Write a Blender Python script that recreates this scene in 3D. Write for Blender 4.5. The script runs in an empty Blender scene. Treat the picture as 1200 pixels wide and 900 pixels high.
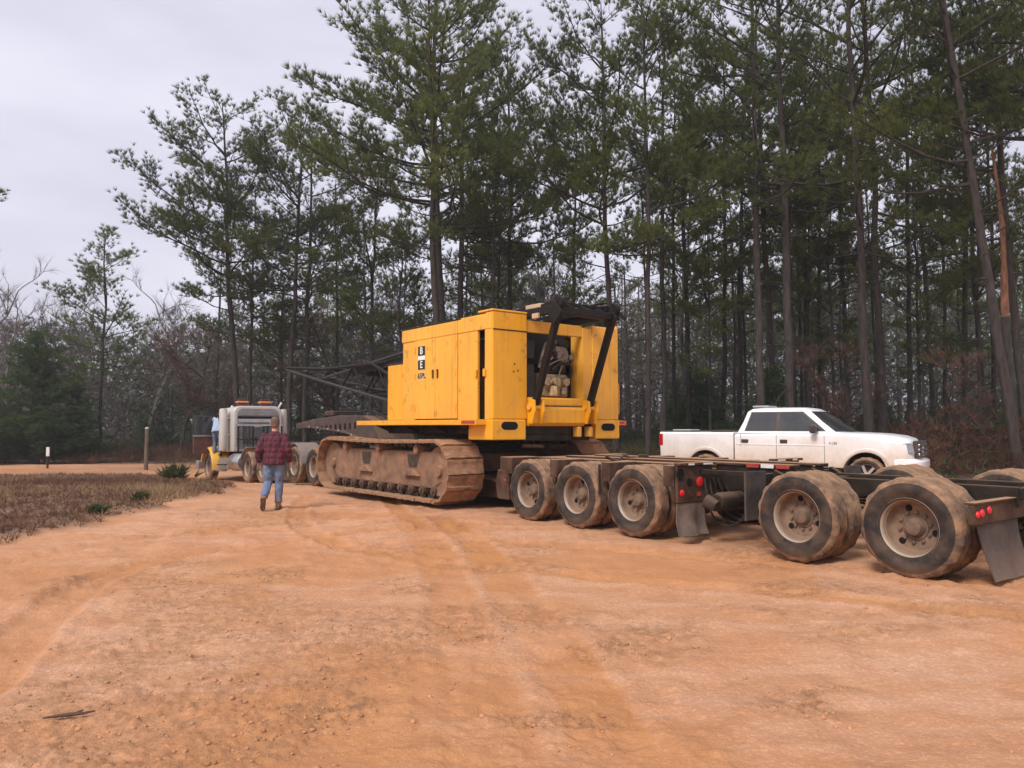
import bpy, math, random
import numpy as np
from mathutils import Vector, Matrix, Euler

R = math.radians
sc = bpy.context.scene
COL = sc.collection

# ------------------------------------------------------------------ camera
CAM_H = 1.57
F_PX = 900.0                      # focal length in pixels of the 1200 px wide photograph
cam_d = bpy.data.cameras.new('camera')
cam_d.sensor_width = 36.0
cam_d.lens = 36.0 * F_PX / 1200.0
cam_d.clip_start = 0.05
cam_d.clip_end = 2000.0
cam = bpy.data.objects.new('camera', cam_d)
COL.objects.link(cam)
cam.location = (0, 0, CAM_H)
cam.rotation_euler = (R(90 + 3.18), 0, 0)
sc.camera = cam

# ------------------------------------------------------------------ sky: high overcast
SUN_EL, SUN_ROT = 47.0, 212.0
world = bpy.data.worlds.new('World')
sc.world = world
world.use_nodes = True
wn, wl = world.node_tree.nodes, world.node_tree.links
wn.clear()
w_out = wn.new('ShaderNodeOutputWorld')
w_bg = wn.new('ShaderNodeBackground')
w_sky = wn.new('ShaderNodeTexSky')
w_sky.sky_type = 'NISHITA'
w_sky.sun_disc = False
w_sky.sun_elevation = R(SUN_EL)
w_sky.sun_rotation = R(SUN_ROT)
w_sky.dust_density = 3.0
w_hs = wn.new('ShaderNodeHueSaturation')
w_hs.inputs['Saturation'].default_value = 0.25
w_tc = wn.new('ShaderNodeTexCoord')
w_map = wn.new('ShaderNodeMapping')
w_map.inputs['Scale'].default_value = (1.0, 1.0, 3.2)
w_n = wn.new('ShaderNodeTexNoise')
w_n.inputs['Scale'].default_value = 2.2
w_n.inputs['Detail'].default_value = 5.0
w_n.inputs['Roughness'].default_value = 0.5
w_rp = wn.new('ShaderNodeValToRGB')
w_rp.color_ramp.elements[0].position = 0.30
w_rp.color_ramp.elements[0].color = (3.45, 3.42, 4.20, 1)
w_rp.color_ramp.elements[1].position = 0.72
w_rp.color_ramp.elements[1].color = (5.1, 5.02, 5.75, 1)
w_mix = wn.new('ShaderNodeMix')
w_mix.data_type = 'RGBA'
w_mix.inputs['Factor'].default_value = 0.88
wl.new(w_sky.outputs[0], w_hs.inputs['Color'])
wl.new(w_tc.outputs['Generated'], w_map.inputs['Vector'])
wl.new(w_map.outputs[0], w_n.inputs['Vector'])
wl.new(w_n.outputs['Fac'], w_rp.inputs['Fac'])
wl.new(w_hs.outputs[0], w_mix.inputs[6])
wl.new(w_rp.outputs[0], w_mix.inputs[7])
wl.new(w_mix.outputs[2], w_bg.inputs['Color'])
w_bg.inputs['Strength'].default_value = 0.10
wl.new(w_bg.outputs[0], w_out.inputs['Surface'])

# ------------------------------------------------------------------ sun through thick cloud
sun_d = bpy.data.lights.new('sun', 'SUN')
sun_d.energy = 1.5
sun_d.angle = R(18)
sun_d.color = (1.0, 0.96, 0.9)
sun = bpy.data.objects.new('sun', sun_d)
COL.objects.link(sun)
# the sun stands behind and to the left of the camera
_az, _el = R(SUN_ROT), R(SUN_EL)
_to = Vector((math.sin(_az) * math.cos(_el), math.cos(_az) * math.cos(_el), math.sin(_el)))
sun.rotation_euler = _to.to_track_quat('Z', 'Y').to_euler()

# ------------------------------------------------------------------ view and render settings
sc.view_settings.view_transform = 'Standard'
sc.view_settings.look = 'None'
sc.view_settings.exposure = 0.95
sc.view_settings.gamma = 1.0
sc.view_settings.use_curve_mapping = False
sc.render.engine = 'CYCLES'
sc.cycles.max_bounces = 6
sc.cycles.diffuse_bounces = 4
sc.cycles.glossy_bounces = 2
sc.cycles.transmission_bounces = 4
sc.cycles.transparent_max_bounces = 6
sc.cycles.caustics_reflective = False
sc.cycles.caustics_refractive = False

# ------------------------------------------------------------------ materials
def _nodes(name):
    m = bpy.data.materials.new(name)
    m.use_nodes = True
    nt = m.node_tree
    nt.nodes.clear()
    out = nt.nodes.new('ShaderNodeOutputMaterial')
    return m, nt, out

def _noise(nt, vec, scale, detail=4, rough=0.55, dist=0.0):
    n = nt.nodes.new('ShaderNodeTexNoise')
    n.inputs['Scale'].default_value = scale
    n.inputs['Detail'].default_value = detail
    n.inputs['Roughness'].default_value = rough
    n.inputs['Distortion'].default_value = dist
    if vec is not None:
        nt.links.new(vec, n.inputs['Vector'])
    return n.outputs['Fac']

def _ramp(nt, fac, p0, p1, c0=(0, 0, 0), c1=(1, 1, 1)):
    r = nt.nodes.new('ShaderNodeValToRGB')
    r.color_ramp.elements[0].position = p0
    r.color_ramp.elements[1].position = p1
    r.color_ramp.elements[0].color = (*c0, 1)
    r.color_ramp.elements[1].color = (*c1, 1)
    nt.links.new(fac, r.inputs['Fac'])
    return r.outputs['Color']

def _mix(nt, fac, a, b, blend='MIX'):
    m = nt.nodes.new('ShaderNodeMix')
    m.data_type = 'RGBA'
    m.blend_type = blend
    for sock, val in ((m.inputs[0], fac), (m.inputs[6], a), (m.inputs[7], b)):
        if hasattr(val, 'is_output'):
            nt.links.new(val, sock)
        elif isinstance(val, (int, float)):
            sock.default_value = val
        else:
            sock.default_value = (*val, 1)
    return m.outputs[2]

def _math(nt, op, a, b=0.0, clamp=False):
    m = nt.nodes.new('ShaderNodeMath')
    m.operation = op
    m.use_clamp = clamp
    for sock, val in ((m.inputs[0], a), (m.inputs[1], b)):
        if hasattr(val, 'is_output'):
            nt.links.new(val, sock)
        else:
            sock.default_value = val
    return m.outputs[0]

DUST = (0.40, 0.235, 0.135)
MUD = (0.36, 0.195, 0.105)

def pmat(name, col, rough=0.6, metal=0.0, var=0.12, scale=2.5, dust=0.0, up=0.0, low=None,
         dust_col=DUST, rust=0.0, rust_col=(0.16, 0.07, 0.035), bump=0.0, bscale=40.0, coat=0.0, streak=0.0, spec=0.5):
    """paint, metal, rubber: colour variation, dust in patches, dust lying on upward faces, mud splashed up from the ground, rust"""
    m, nt, out = _nodes(name)
    b = nt.nodes.new('ShaderNodeBsdfPrincipled')
    nt.links.new(b.outputs[0], out.inputs['Surface'])
    tc = nt.nodes.new('ShaderNodeTexCoord')
    geo = nt.nodes.new('ShaderNodeNewGeometry')
    v = tc.outputs['Object']
    c = _mix(nt, _ramp(nt, _noise(nt, v, scale, 5), 0.3, 0.7), tuple(x * (1 - var) for x in col), tuple(min(1, x * (1 + var)) for x in col))
    rgh = rough
    if streak > 0:
        mp = nt.nodes.new('ShaderNodeMapping')
        mp.inputs['Scale'].default_value = (9, 9, 0.5)
        nt.links.new(v, mp.inputs['Vector'])
        s = _ramp(nt, _noise(nt, mp.outputs[0], 1.6, 5, 0.65), 0.52, 0.78)
        c = _mix(nt, _math(nt, 'MULTIPLY', s, streak), c, rust_col)
    if rust > 0:
        s = _ramp(nt, _noise(nt, v, scale * 3.3, 8, 0.7), 0.58, 0.66)
        c = _mix(nt, _math(nt, 'MULTIPLY', s, rust), c, rust_col)
    fac = None
    if dust > 0:
        fac = _math(nt, 'MULTIPLY', _ramp(nt, _noise(nt, v, scale * 1.7, 6, 0.65, 0.4), 0.33, 0.68), dust)
    if up > 0:
        sp = nt.nodes.new('ShaderNodeSeparateXYZ')
        nt.links.new(geo.outputs['Normal'], sp.inputs[0])
        u = _math(nt, 'MULTIPLY', _ramp(nt, sp.outputs['Z'], 0.25, 0.8), up)
        fac = u if fac is None else _math(nt, 'MAXIMUM', fac, u)
    if low is not None:
        z0, z1, amt = low
        sp = nt.nodes.new('ShaderNodeSeparateXYZ')
        nt.links.new(geo.outputs['Position'], sp.inputs[0])
        mr = nt.nodes.new('ShaderNodeMapRange')
        mr.inputs['From Min'].default_value = z1
        mr.inputs['From Max'].default_value = z0
        nz = _math(nt, 'MULTIPLY', _math(nt, 'SUBTRACT', _noise(nt, v, 2.2, 6, 0.7), 0.5), (z1 - z0) * 1.1)
        nt.links.new(_math(nt, 'ADD', sp.outputs['Z'], nz), mr.inputs['Value'])
        l = _math(nt, 'MULTIPLY', mr.outputs[0], amt)
        fac = l if fac is None else _math(nt, 'MAXIMUM', fac, l)
    if fac is not None:
        c = _mix(nt, fac, c, _mix(nt, _noise(nt, v, 11, 4), tuple(x * 0.78 for x in dust_col), tuple(x * 1.2 for x in dust_col)))
        rg = _math(nt, 'ADD', _math(nt, 'MULTIPLY', fac, 0.95 - rough), rough)
        nt.links.new(rg, b.inputs['Roughness'])
    else:
        b.inputs['Roughness'].default_value = rgh
    nt.links.new(c, b.inputs['Base Color'])
    b.inputs['Metallic'].default_value = metal
    b.inputs['Specular IOR Level'].default_value = spec
    if coat:
        b.inputs['Coat Weight'].default_value = coat
        b.inputs['Coat Roughness'].default_value = 0.15
    if bump > 0:
        bp = nt.nodes.new('ShaderNodeBump')
        bp.inputs['Strength'].default_value = bump
        bp.inputs['Distance'].default_value = 0.02
        nt.links.new(_noise(nt, v, bscale, 5, 0.6), bp.inputs['Height'])
        nt.links.new(bp.outputs[0], b.inputs['Normal'])
    return m

def glassmat(name, col=(0.02, 0.025, 0.03), rough=0.05, tint_dust=0.12):
    m = pmat(name, col, rough, 0.0, 0.1, 1.2, dust=tint_dust, dust_col=(0.3, 0.24, 0.2))
    m.node_tree.nodes['Principled BSDF'].inputs['Specular IOR Level'].default_value = 0.8
    return m

def lampmat(name, col):
    m = pmat(name, col, 0.25, 0, 0.1, 8, dust=0.15)
    return m

def leafmat(name, cols, scale=0.35, trans=0.25, rnd=0.25):
    """foliage, straw, twigs: tone drifts through the crown and differs from plant to plant"""
    m, nt, out = _nodes(name)
    tc = nt.nodes.new('ShaderNodeTexCoord')
    oi = nt.nodes.new('ShaderNodeObjectInfo')
    n1 = _noise(nt, tc.outputs['Object'], scale, 3, 0.6)
    n2 = _noise(nt, tc.outputs['Object'], scale * 9, 3, 0.6)
    r = nt.nodes.new('ShaderNodeValToRGB')
    e = r.color_ramp.elements
    while len(e) < len(cols):
        e.new(0.5)
    for i, c in enumerate(cols):
        e[i].position = 0.32 + 0.36 * i / max(1, len(cols) - 1)
        e[i].color = (*c, 1)
    f = _math(nt, 'ADD', _math(nt, 'MULTIPLY', n1, 0.6), _math(nt, 'MULTIPLY', n2, 0.4))
    nt.links.new(f, r.inputs['Fac'])
    hsv = nt.nodes.new('ShaderNodeHueSaturation')
    hsv.inputs['Saturation'].default_value = 1.0
    val = _math(nt, 'ADD', _math(nt, 'MULTIPLY', oi.outputs['Random'], rnd * 2), 1 - rnd)
    nt.links.new(val, hsv.inputs['Value'])
    nt.links.new(r.outputs[0], hsv.inputs['Color'])
    d = nt.nodes.new('ShaderNodeBsdfDiffuse')
    nt.links.new(hsv.outputs[0], d.inputs['Color'])
    if trans > 0:
        t = nt.nodes.new('ShaderNodeBsdfTranslucent')
        nt.links.new(hsv.outputs[0], t.inputs['Color'])
        mx = nt.nodes.new('ShaderNodeMixShader')
        mx.inputs[0].default_value = trans
        nt.links.new(d.outputs[0], mx.inputs[1])
        nt.links.new(t.outputs[0], mx.inputs[2])
        nt.links.new(mx.outputs[0], out.inputs['Surface'])
    else:
        nt.links.new(d.outputs[0], out.inputs['Surface'])
    return m

def barkmat(name, c0, c1, rnd=0.2):
    m, nt, out = _nodes(name)
    b = nt.nodes.new('ShaderNodeBsdfPrincipled')
    nt.links.new(b.outputs[0], out.inputs['Surface'])
    tc = nt.nodes.new('ShaderNodeTexCoord')
    oi = nt.nodes.new('ShaderNodeObjectInfo')
    mp = nt.nodes.new('ShaderNodeMapping')
    mp.inputs['Scale'].default_value = (7, 7, 1.6)
    nt.links.new(tc.outputs['Object'], mp.inputs['Vector'])
    vo = nt.nodes.new('ShaderNodeTexVoronoi')
    vo.inputs['Scale'].default_value = 1.5
    nt.links.new(mp.outputs[0], vo.inputs['Vector'])
    f = _math(nt, 'ADD', _math(nt, 'MULTIPLY', vo.outputs['Distance'], 0.7), _math(nt, 'MULTIPLY', _noise(nt, mp.outputs[0], 2.5, 6, 0.7), 0.5))
    c = _ramp(nt, f, 0.25, 0.85, c1, c0)
    hsv = nt.nodes.new('ShaderNodeHueSaturation')
    nt.links.new(_math(nt, 'ADD', _math(nt, 'MULTIPLY', oi.outputs['Random'], rnd * 2), 1 - rnd), hsv.inputs['Value'])
    nt.links.new(c, hsv.inputs['Color'])
    nt.links.new(hsv.outputs[0], b.inputs['Base Color'])
    b.inputs['Roughness'].default_value = 0.95
    bp = nt.nodes.new('ShaderNodeBump')
    bp.inputs['Strength'].default_value = 0.8
    bp.inputs['Distance'].default_value = 0.03
    bp.invert = True
    nt.links.new(f, bp.inputs['Height'])
    nt.links.new(bp.outputs[0], b.inputs['Normal'])
    return m

# ------------------------------------------------------------------ mesh helpers
class MB:
    def __init__(s):
        s.v, s.f = [], []
    def add(s, v, f):
        o = len(s.v)
        s.v.extend([tuple(p) for p in v])
        s.f.extend([tuple(i + o for i in q) for q in f])
        return s
    def box(s, c, d, rot=None):
        c = Vector(c)
        M = Euler(rot).to_matrix() if rot is not None else Matrix.Identity(3)
        p = [c + M @ Vector((x * d[0] / 2, y * d[1] / 2, z * d[2] / 2)) for x in (-1, 1) for y in (-1, 1) for z in (-1, 1)]
        return s.add(p, [(0, 1, 3, 2), (4, 6, 7, 5), (0, 4, 5, 1), (2, 3, 7, 6), (0, 2, 6, 4), (1, 5, 7, 3)])
    def bb(s, x0, x1, y0, y1, z0, z1):
        return s.box(((x0 + x1) / 2, (y0 + y1) / 2, (z0 + z1) / 2), (abs(x1 - x0), abs(y1 - y0), abs(z1 - z0)))
    def bar(s, a, b, w, h=None, up=(0, 0, 1)):
        a, b = Vector(a), Vector(b)
        h = w if h is None else h
        d = (b - a).normalized()
        u = Vector(up)
        if abs(d.dot(u)) > 0.98:
            u = Vector((1, 0, 0))
        sd = d.cross(u).normalized()
        uu = sd.cross(d).normalized()
        p = []
        for e in (a, b):
            for i, j in ((-1, -1), (1, -1), (1, 1), (-1, 1)):
                p.append(e + sd * (i * w / 2) + uu * (j * h / 2))
        return s.add(p, [(0, 3, 2, 1), (4, 5, 6, 7), (0, 1, 5, 4), (1, 2, 6, 5), (2, 3, 7, 6), (3, 0, 4, 7)])
    def tube(s, pts, rad, n=8, cap=True, ell=None):
        """ell: (ex, ey) scales the ring along its side and up axes"""
        pts = [Vector(p) for p in pts]
        if isinstance(rad, (int, float)):
            rad = [rad] * len(pts)
        ref = None
        V, Fc = [], []
        for i, p in enumerate(pts):
            d = (pts[min(i + 1, len(pts) - 1)] - pts[max(i - 1, 0)])
            d = d.normalized() if d.length > 1e-9 else Vector((0, 0, 1))
            if ref is None:
                ref = Vector((0, 0, 1)) if abs(d.z) < 0.9 else Vector((1, 0, 0))
            sd = d.cross(ref)
            if sd.length < 1e-5:
                sd = d.cross(Vector((0, 1, 0)))
            sd.normalize()
            uu = sd.cross(d).normalized()
            ref = uu
            r = rad[i]
            rx, ry = r if isinstance(r, tuple) else (r, r)
            for k in range(n):
                a = 2 * math.pi * k / n
                V.append(p + sd * (math.cos(a) * rx) + uu * (math.sin(a) * ry))
        for i in range(len(pts) - 1):
            for k in range(n):
                a, b = i * n + k, i * n + (k + 1) % n
                Fc.append((a, b, b + n, a + n))
        if cap:
            Fc.append(tuple(reversed(range(n))))
            Fc.append(tuple((len(pts) - 1) * n + k for k in range(n)))
        return s.add(V, Fc)
    def lathe(s, prof, c=(0, 0, 0), n=32, axis='y', lug=None, closed=False, cap=True):
        """prof: (radius, position along the axis)"""
        V, Fc = [], []
        c = Vector(c)
        for i, (r, a) in enumerate(prof):
            for k in range(n):
                t = 2 * math.pi * k / n
                rr = r + (lug[i] * (1 if (k // 2) % 2 else -1) if lug else 0)
                x, z = rr * math.cos(t), rr * math.sin(t)
                V.append(c + (Vector((x, a, z)) if axis == 'y' else Vector((x, z, a)) if axis == 'z' else Vector((a, x, z))))
        m = len(prof)
        for i in range(m if closed else m - 1):
            j = (i + 1) % m
            for k in range(n):
                k2 = (k + 1) % n
                Fc.append((i * n + k, i * n + k2, j * n + k2, j * n + k))
        if not closed and cap:
            if prof[0][0] > 1e-4:
                Fc.append(tuple(range(n)))
            if prof[-1][0] > 1e-4:
                Fc.append(tuple((m - 1) * n + k for k in reversed(range(n))))
        return s.add(V, Fc)
    def prism(s, poly, a0, a1, plane='xz'):
        n = len(poly)
        def P(u, w, a):
            return (u, a, w) if plane == 'xz' else (a, u, w) if plane == 'yz' else (u, w, a)
        V = [P(u, w, a0) for u, w in poly] + [P(u, w, a1) for u, w in poly]
        Fc = [tuple(range(n)), tuple(reversed(range(n, 2 * n)))] + [(i, i + n, (i + 1) % n + n, (i + 1) % n) for i in range(n)]
        return s.add(V, Fc)
    def loft(s, rings, cap=True):
        n = len(rings[0])
        V = [p for r in rings for p in r]
        Fc = []
        for i in range(len(rings) - 1):
            for k in range(n):
                a, b = i * n + k, i * n + (k + 1) % n
                Fc.append((a, b, b + n, a + n))
        if cap:
            Fc.append(tuple(reversed(range(n))))
            Fc.append(tuple((len(rings) - 1) * n + k for k in range(n)))
        return s.add(V, Fc)
    def mesh(s, name, mat=None, smooth=None):
        me = bpy.data.meshes.new(name)
        me.from_pydata(s.v, [], s.f)
        import bmesh
        bm = bmesh.new()
        bm.from_mesh(me)
        bmesh.ops.recalc_face_normals(bm, faces=bm.faces)
        bm.to_mesh(me)
        bm.free()
        if mat is not None:
            me.materials.append(mat)
        if smooth is not None:
            me.shade_smooth()
            me.set_sharp_from_angle(angle=R(smooth))
        return me
    def build(s, name, mat, parent=None, bevel=0.0, smooth=None, seg=2):
        o = link(name, s.mesh(name, mat, smooth), parent)
        if bevel > 0:
            add_bevel(o, bevel, seg)
        return o

def add_bevel(o, w, seg=2):
    b = o.modifiers.new('bevel', 'BEVEL')
    b.width = w
    b.segments = seg
    b.limit_method = 'ANGLE'
    b.angle_limit = R(40)
    b.use_clamp_overlap = True

def link(name, data, parent=None, loc=None, rot=None):
    o = bpy.data.objects.new(name, data)
    COL.objects.link(o)
    if parent is not None:
        o.parent = parent
    if loc is not None:
        o.location = loc
    if rot is not None:
        o.rotation_euler = rot
    return o

def tag(o, label, cat, group=None, kind=None):
    o['label'] = label
    o['category'] = cat
    if group:
        o['group'] = group
    if kind:
        o['kind'] = kind
    return o

def thing(name, label, cat, loc=(0, 0, 0), rot=(0, 0, 0), group=None):
    return tag(link(name, None, None, loc, rot), label, cat, group)

def copy_tree(o, parent=None):
    c = o.copy()
    COL.objects.link(c)
    c.parent = parent
    for ch in list(o.children):
        copy_tree(ch, c)
    return c

def np_mesh(name, verts, faces, mat=None, k=3):
    """fast mesh from numpy: all faces have k corners"""
    me = bpy.data.meshes.new(name)
    nv, nf = len(verts), len(faces)
    me.vertices.add(nv)
    me.vertices.foreach_set('co', np.ascontiguousarray(verts, dtype=np.float32).ravel())
    me.loops.add(nf * k)
    me.loops.foreach_set('vertex_index', np.ascontiguousarray(faces, dtype=np.int32).ravel())
    me.polygons.add(nf)
    me.polygons.foreach_set('loop_start', np.arange(0, nf * k, k, dtype=np.int32))
    me.polygons.foreach_set('loop_total', np.full(nf, k, dtype=np.int32))
    me.update(calc_edges=True)
    if mat is not None:
        me.materials.append(mat)
    return me

def text_mesh(body, size, mat, depth=0.002, name='lettering'):
    cu = bpy.data.curves.new('text_tmp', 'FONT')
    cu.body = body
    cu.size = size
    cu.extrude = depth
    cu.offset = size * 0.02
    cu.align_x = 'CENTER'
    cu.align_y = 'CENTER'
    ob = bpy.data.objects.new('text_tmp', cu)
    COL.objects.link(ob)
    dg = bpy.context.evaluated_depsgraph_get()
    me = bpy.data.meshes.new_from_object(ob.evaluated_get(dg))
    bpy.data.objects.remove(ob)
    me.name = name
    me.materials.clear()
    me.materials.append(mat)
    return me

# ------------------------------------------------------------------ numpy noise
_rng = np.random.default_rng(7)
_LAT = _rng.random((256, 256))
def vnoise(x, y):
    xi, yi = np.floor(x).astype(int), np.floor(y).astype(int)
    fx, fy = x - xi, y - yi
    fx, fy = fx * fx * (3 - 2 * fx), fy * fy * (3 - 2 * fy)
    a = _LAT[xi & 255, yi & 255]; b = _LAT[(xi + 1) & 255, yi & 255]
    c = _LAT[xi & 255, (yi + 1) & 255]; d = _LAT[(xi + 1) & 255, (yi + 1) & 255]
    return (a * (1 - fx) + b * fx) * (1 - fy) + (c * (1 - fx) + d * fx) * fy - 0.5
def fbm(x, y, s, o=4, g=0.5):
    r, a = 0, 1.0
    for i in range(o):
        r = r + a * vnoise(x * s + 17.3 * i, y * s + 41.7 * i)
        s, a = s * 2.03, a * g
    return r
def sstep(a, b, x):
    t = np.clip((x - a) / (b - a), 0, 1)
    return t * t * (3 - 2 * t)

def ground_z(x, y):
    """large form of the ground: nearly flat yard that falls away towards the truck and the far road"""
    x, y = np.asarray(x, float), np.asarray(y, float)
    z = -0.42 * sstep(19.5, 29.5, y) * sstep(1, -6, x)
    z = z + 0.07 * sstep(2, 5, x) * sstep(14, 18, y)
    z = z + 0.25 * sstep(32, 60, y) * sstep(-6, 6, x)
    return z
def gz(x, y):
    return float(ground_z(x, y))

# ================================================================== ground
GRASS_POLY = [(-60, 6.0), (-14, 8.4), (-9, 9.7), (-6.9, 10.5), (-6.95, 12.6), (-6.7, 14.9), (-6.7, 19.4), (-9.0, 23.0),
              (-12.0, 27.0), (-13.9, 31.6), (-60, 32.6)]
WOODS_EDGE = [(-80, 41.5), (-16, 41.5), (-11, 39.0), (-8, 35.0), (-3, 30.5), (2.5, 26.5), (6, 24.8), (12, 22.6), (20, 19.5), (45, 14), (90, 6)]

def in_poly(x, y, poly):
    r = np.zeros(x.shape, bool)
    n = len(poly)
    for i in range(n):
        x0, y0 = poly[i]
        x1, y1 = poly[(i + 1) % n]
        if y0 == y1:
            continue
        c = ((y0 > y) != (y1 > y)) & (x < (x1 - x0) * (y - y0) / (y1 - y0) + x0)
        r ^= c
    return r
def dist_line(x, y, pts, closed=False):
    d = np.full(x.shape, 1e9)
    along = np.zeros(x.shape)
    acc = 0.0
    q = pts + [pts[0]] if closed else pts
    for (x0, y0), (x1, y1) in zip(q[:-1], q[1:]):
        L = math.hypot(x1 - x0, y1 - y0)
        t = np.clip(((x - x0) * (x1 - x0) + (y - y0) * (y1 - y0)) / (L * L), 0, 1)
        dd = np.hypot(x - (x0 + t * (x1 - x0)), y - (y0 + t * (y1 - y0)))
        m = dd < d
        d = np.where(m, dd, d)
        along = np.where(m, acc + t * L, along)
        acc += L
    return d, along
def grass_mask(x, y):
    jx = fbm(x, y, 0.9, 3) * 0.9
    jy = fbm(x + 50, y, 0.9, 3) * 0.9
    return in_poly(x + jx, y + jy, GRASS_POLY)
def grass_soft(x, y):
    jx = fbm(x, y, 0.9, 3) * 0.9
    jy = fbm(x + 50, y, 0.9, 3) * 0.9
    d, _ = dist_line(x + jx, y + jy, GRASS_POLY, True)
    d = np.where(in_poly(x + jx, y + jy, GRASS_POLY), d, -d)
    return sstep(-0.25, 0.45, d + fbm(x, y, 2.5, 2) * 0.25)
def woods_depth(x, y):
    """how far inside the woods (negative in the yard)"""
    d, _ = dist_line(x, y, WOODS_EDGE)
    ye = np.interp(x, [p[0] for p in WOODS_EDGE], [p[1] for p in WOODS_EDGE])
    return np.where(y > ye, d, -d)

def smooth_path(pts, n=14):
    P = np.array(pts, float)
    out = []
    for i in range(len(P) - 1):
        p0, p1, p2, p3 = P[max(i - 1, 0)], P[i], P[i + 1], P[min(i + 2, len(P) - 1)]
        for k in range(n):
            t = k / n
            out.append(tuple(0.5 * ((2 * p1) + (-p0 + p2) * t + (2 * p0 - 5 * p1 + 4 * p2 - p3) * t * t + (-p0 + 3 * p1 - 3 * p2 + p3) * t ** 3)))
    out.append(tuple(P[-1]))
    return out
def offset_path(pts, o):
    P = np.array(pts)
    T = np.gradient(P, axis=0)
    T /= np.linalg.norm(T, axis=1)[:, None] + 1e-9
    N = np.stack([-T[:, 1], T[:, 0]], 1)
    return [tuple(q) for q in P + N * o]

# wheel tracks: (path, half width, depth, dampness)
_c1 = smooth_path([(-1.5, 13.2), (-0.75, 10.2), (-0.25, 7.2), (0.05, 5.2), (0.22, 3.6), (0.4, 1.5)], 8)
_c2 = smooth_path([(-3.0, 2.0), (-3.25, 4.6), (-3.9, 6.5), (-4.2, 8.3), (-3.5, 10.1), (-2.2, 11.5), (-0.6, 12.6)], 8)
_c3 = smooth_path([(-7.0, 8.2), (-4.8, 9.2), (-2.5, 10.0), (0.5, 10.2), (3.0, 9.0), (5.5, 6.2)], 8)
_c4 = smooth_path([(-4.6, 17.5), (-4.0, 14.5), (-3.0, 11.5), (-1.4, 9.4), (0.8, 8.2), (3.6, 6.6), (6.0, 4.0)], 8)
RUTS = [(offset_path(_c1, 0.30), 0.23, 0.011, 1.0), (offset_path(_c1, -0.30), 0.23, 0.011, 1.0),
        (_c2, 0.20, 0.040, 0.95), (offset_path(_c2, 1.75), 0.20, 0.034, 0.8),
        (_c3, 0.15, 0.020, 0.6), (offset_path(_c3, 0.38), 0.15, 0.020, 0.5), (offset_path(_c3, 1.9), 0.15, 0.020, 0.5),
        (_c4, 0.17, 0.028, 0.85), (offset_path(_c4, 1.8), 0.17, 0.028, 0.85)]

# churned spots: (x, y, radius)
CHURN = [(-2.75, 4.9, 0.40), (-2.2, 5.3, 0.30), (0.75, 5.3, 0.55), (1.1, 5.7, 0.40), (-1.25, 4.25, 0.50), (-0.55, 5.9, 0.45), (3.1, 9.9, 0.8),
         (2.9, 7.5, 0.8), (-2.6, 8.2, 0.6), (0.2, 4.05, 0.35), (1.6, 4.6, 0.4), (4.2, 7.0, 0.6), (-1.0, 7.6, 0.5), (2.1, 6.4, 0.35), (-4.4, 7.6, 0.5)]
def churn(x, y):
    c = np.zeros(np.shape(x))
    for cx, cy, r in CHURN:
        d = np.hypot((x - cx) + fbm(x, y, 2.0, 3) * 0.5, ((y - cy) + fbm(x + 9, y, 2.0, 3) * 0.5) * 1.4)
        c = np.maximum(c, sstep(r * 1.2, r * 0.3, d))
    return c

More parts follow.
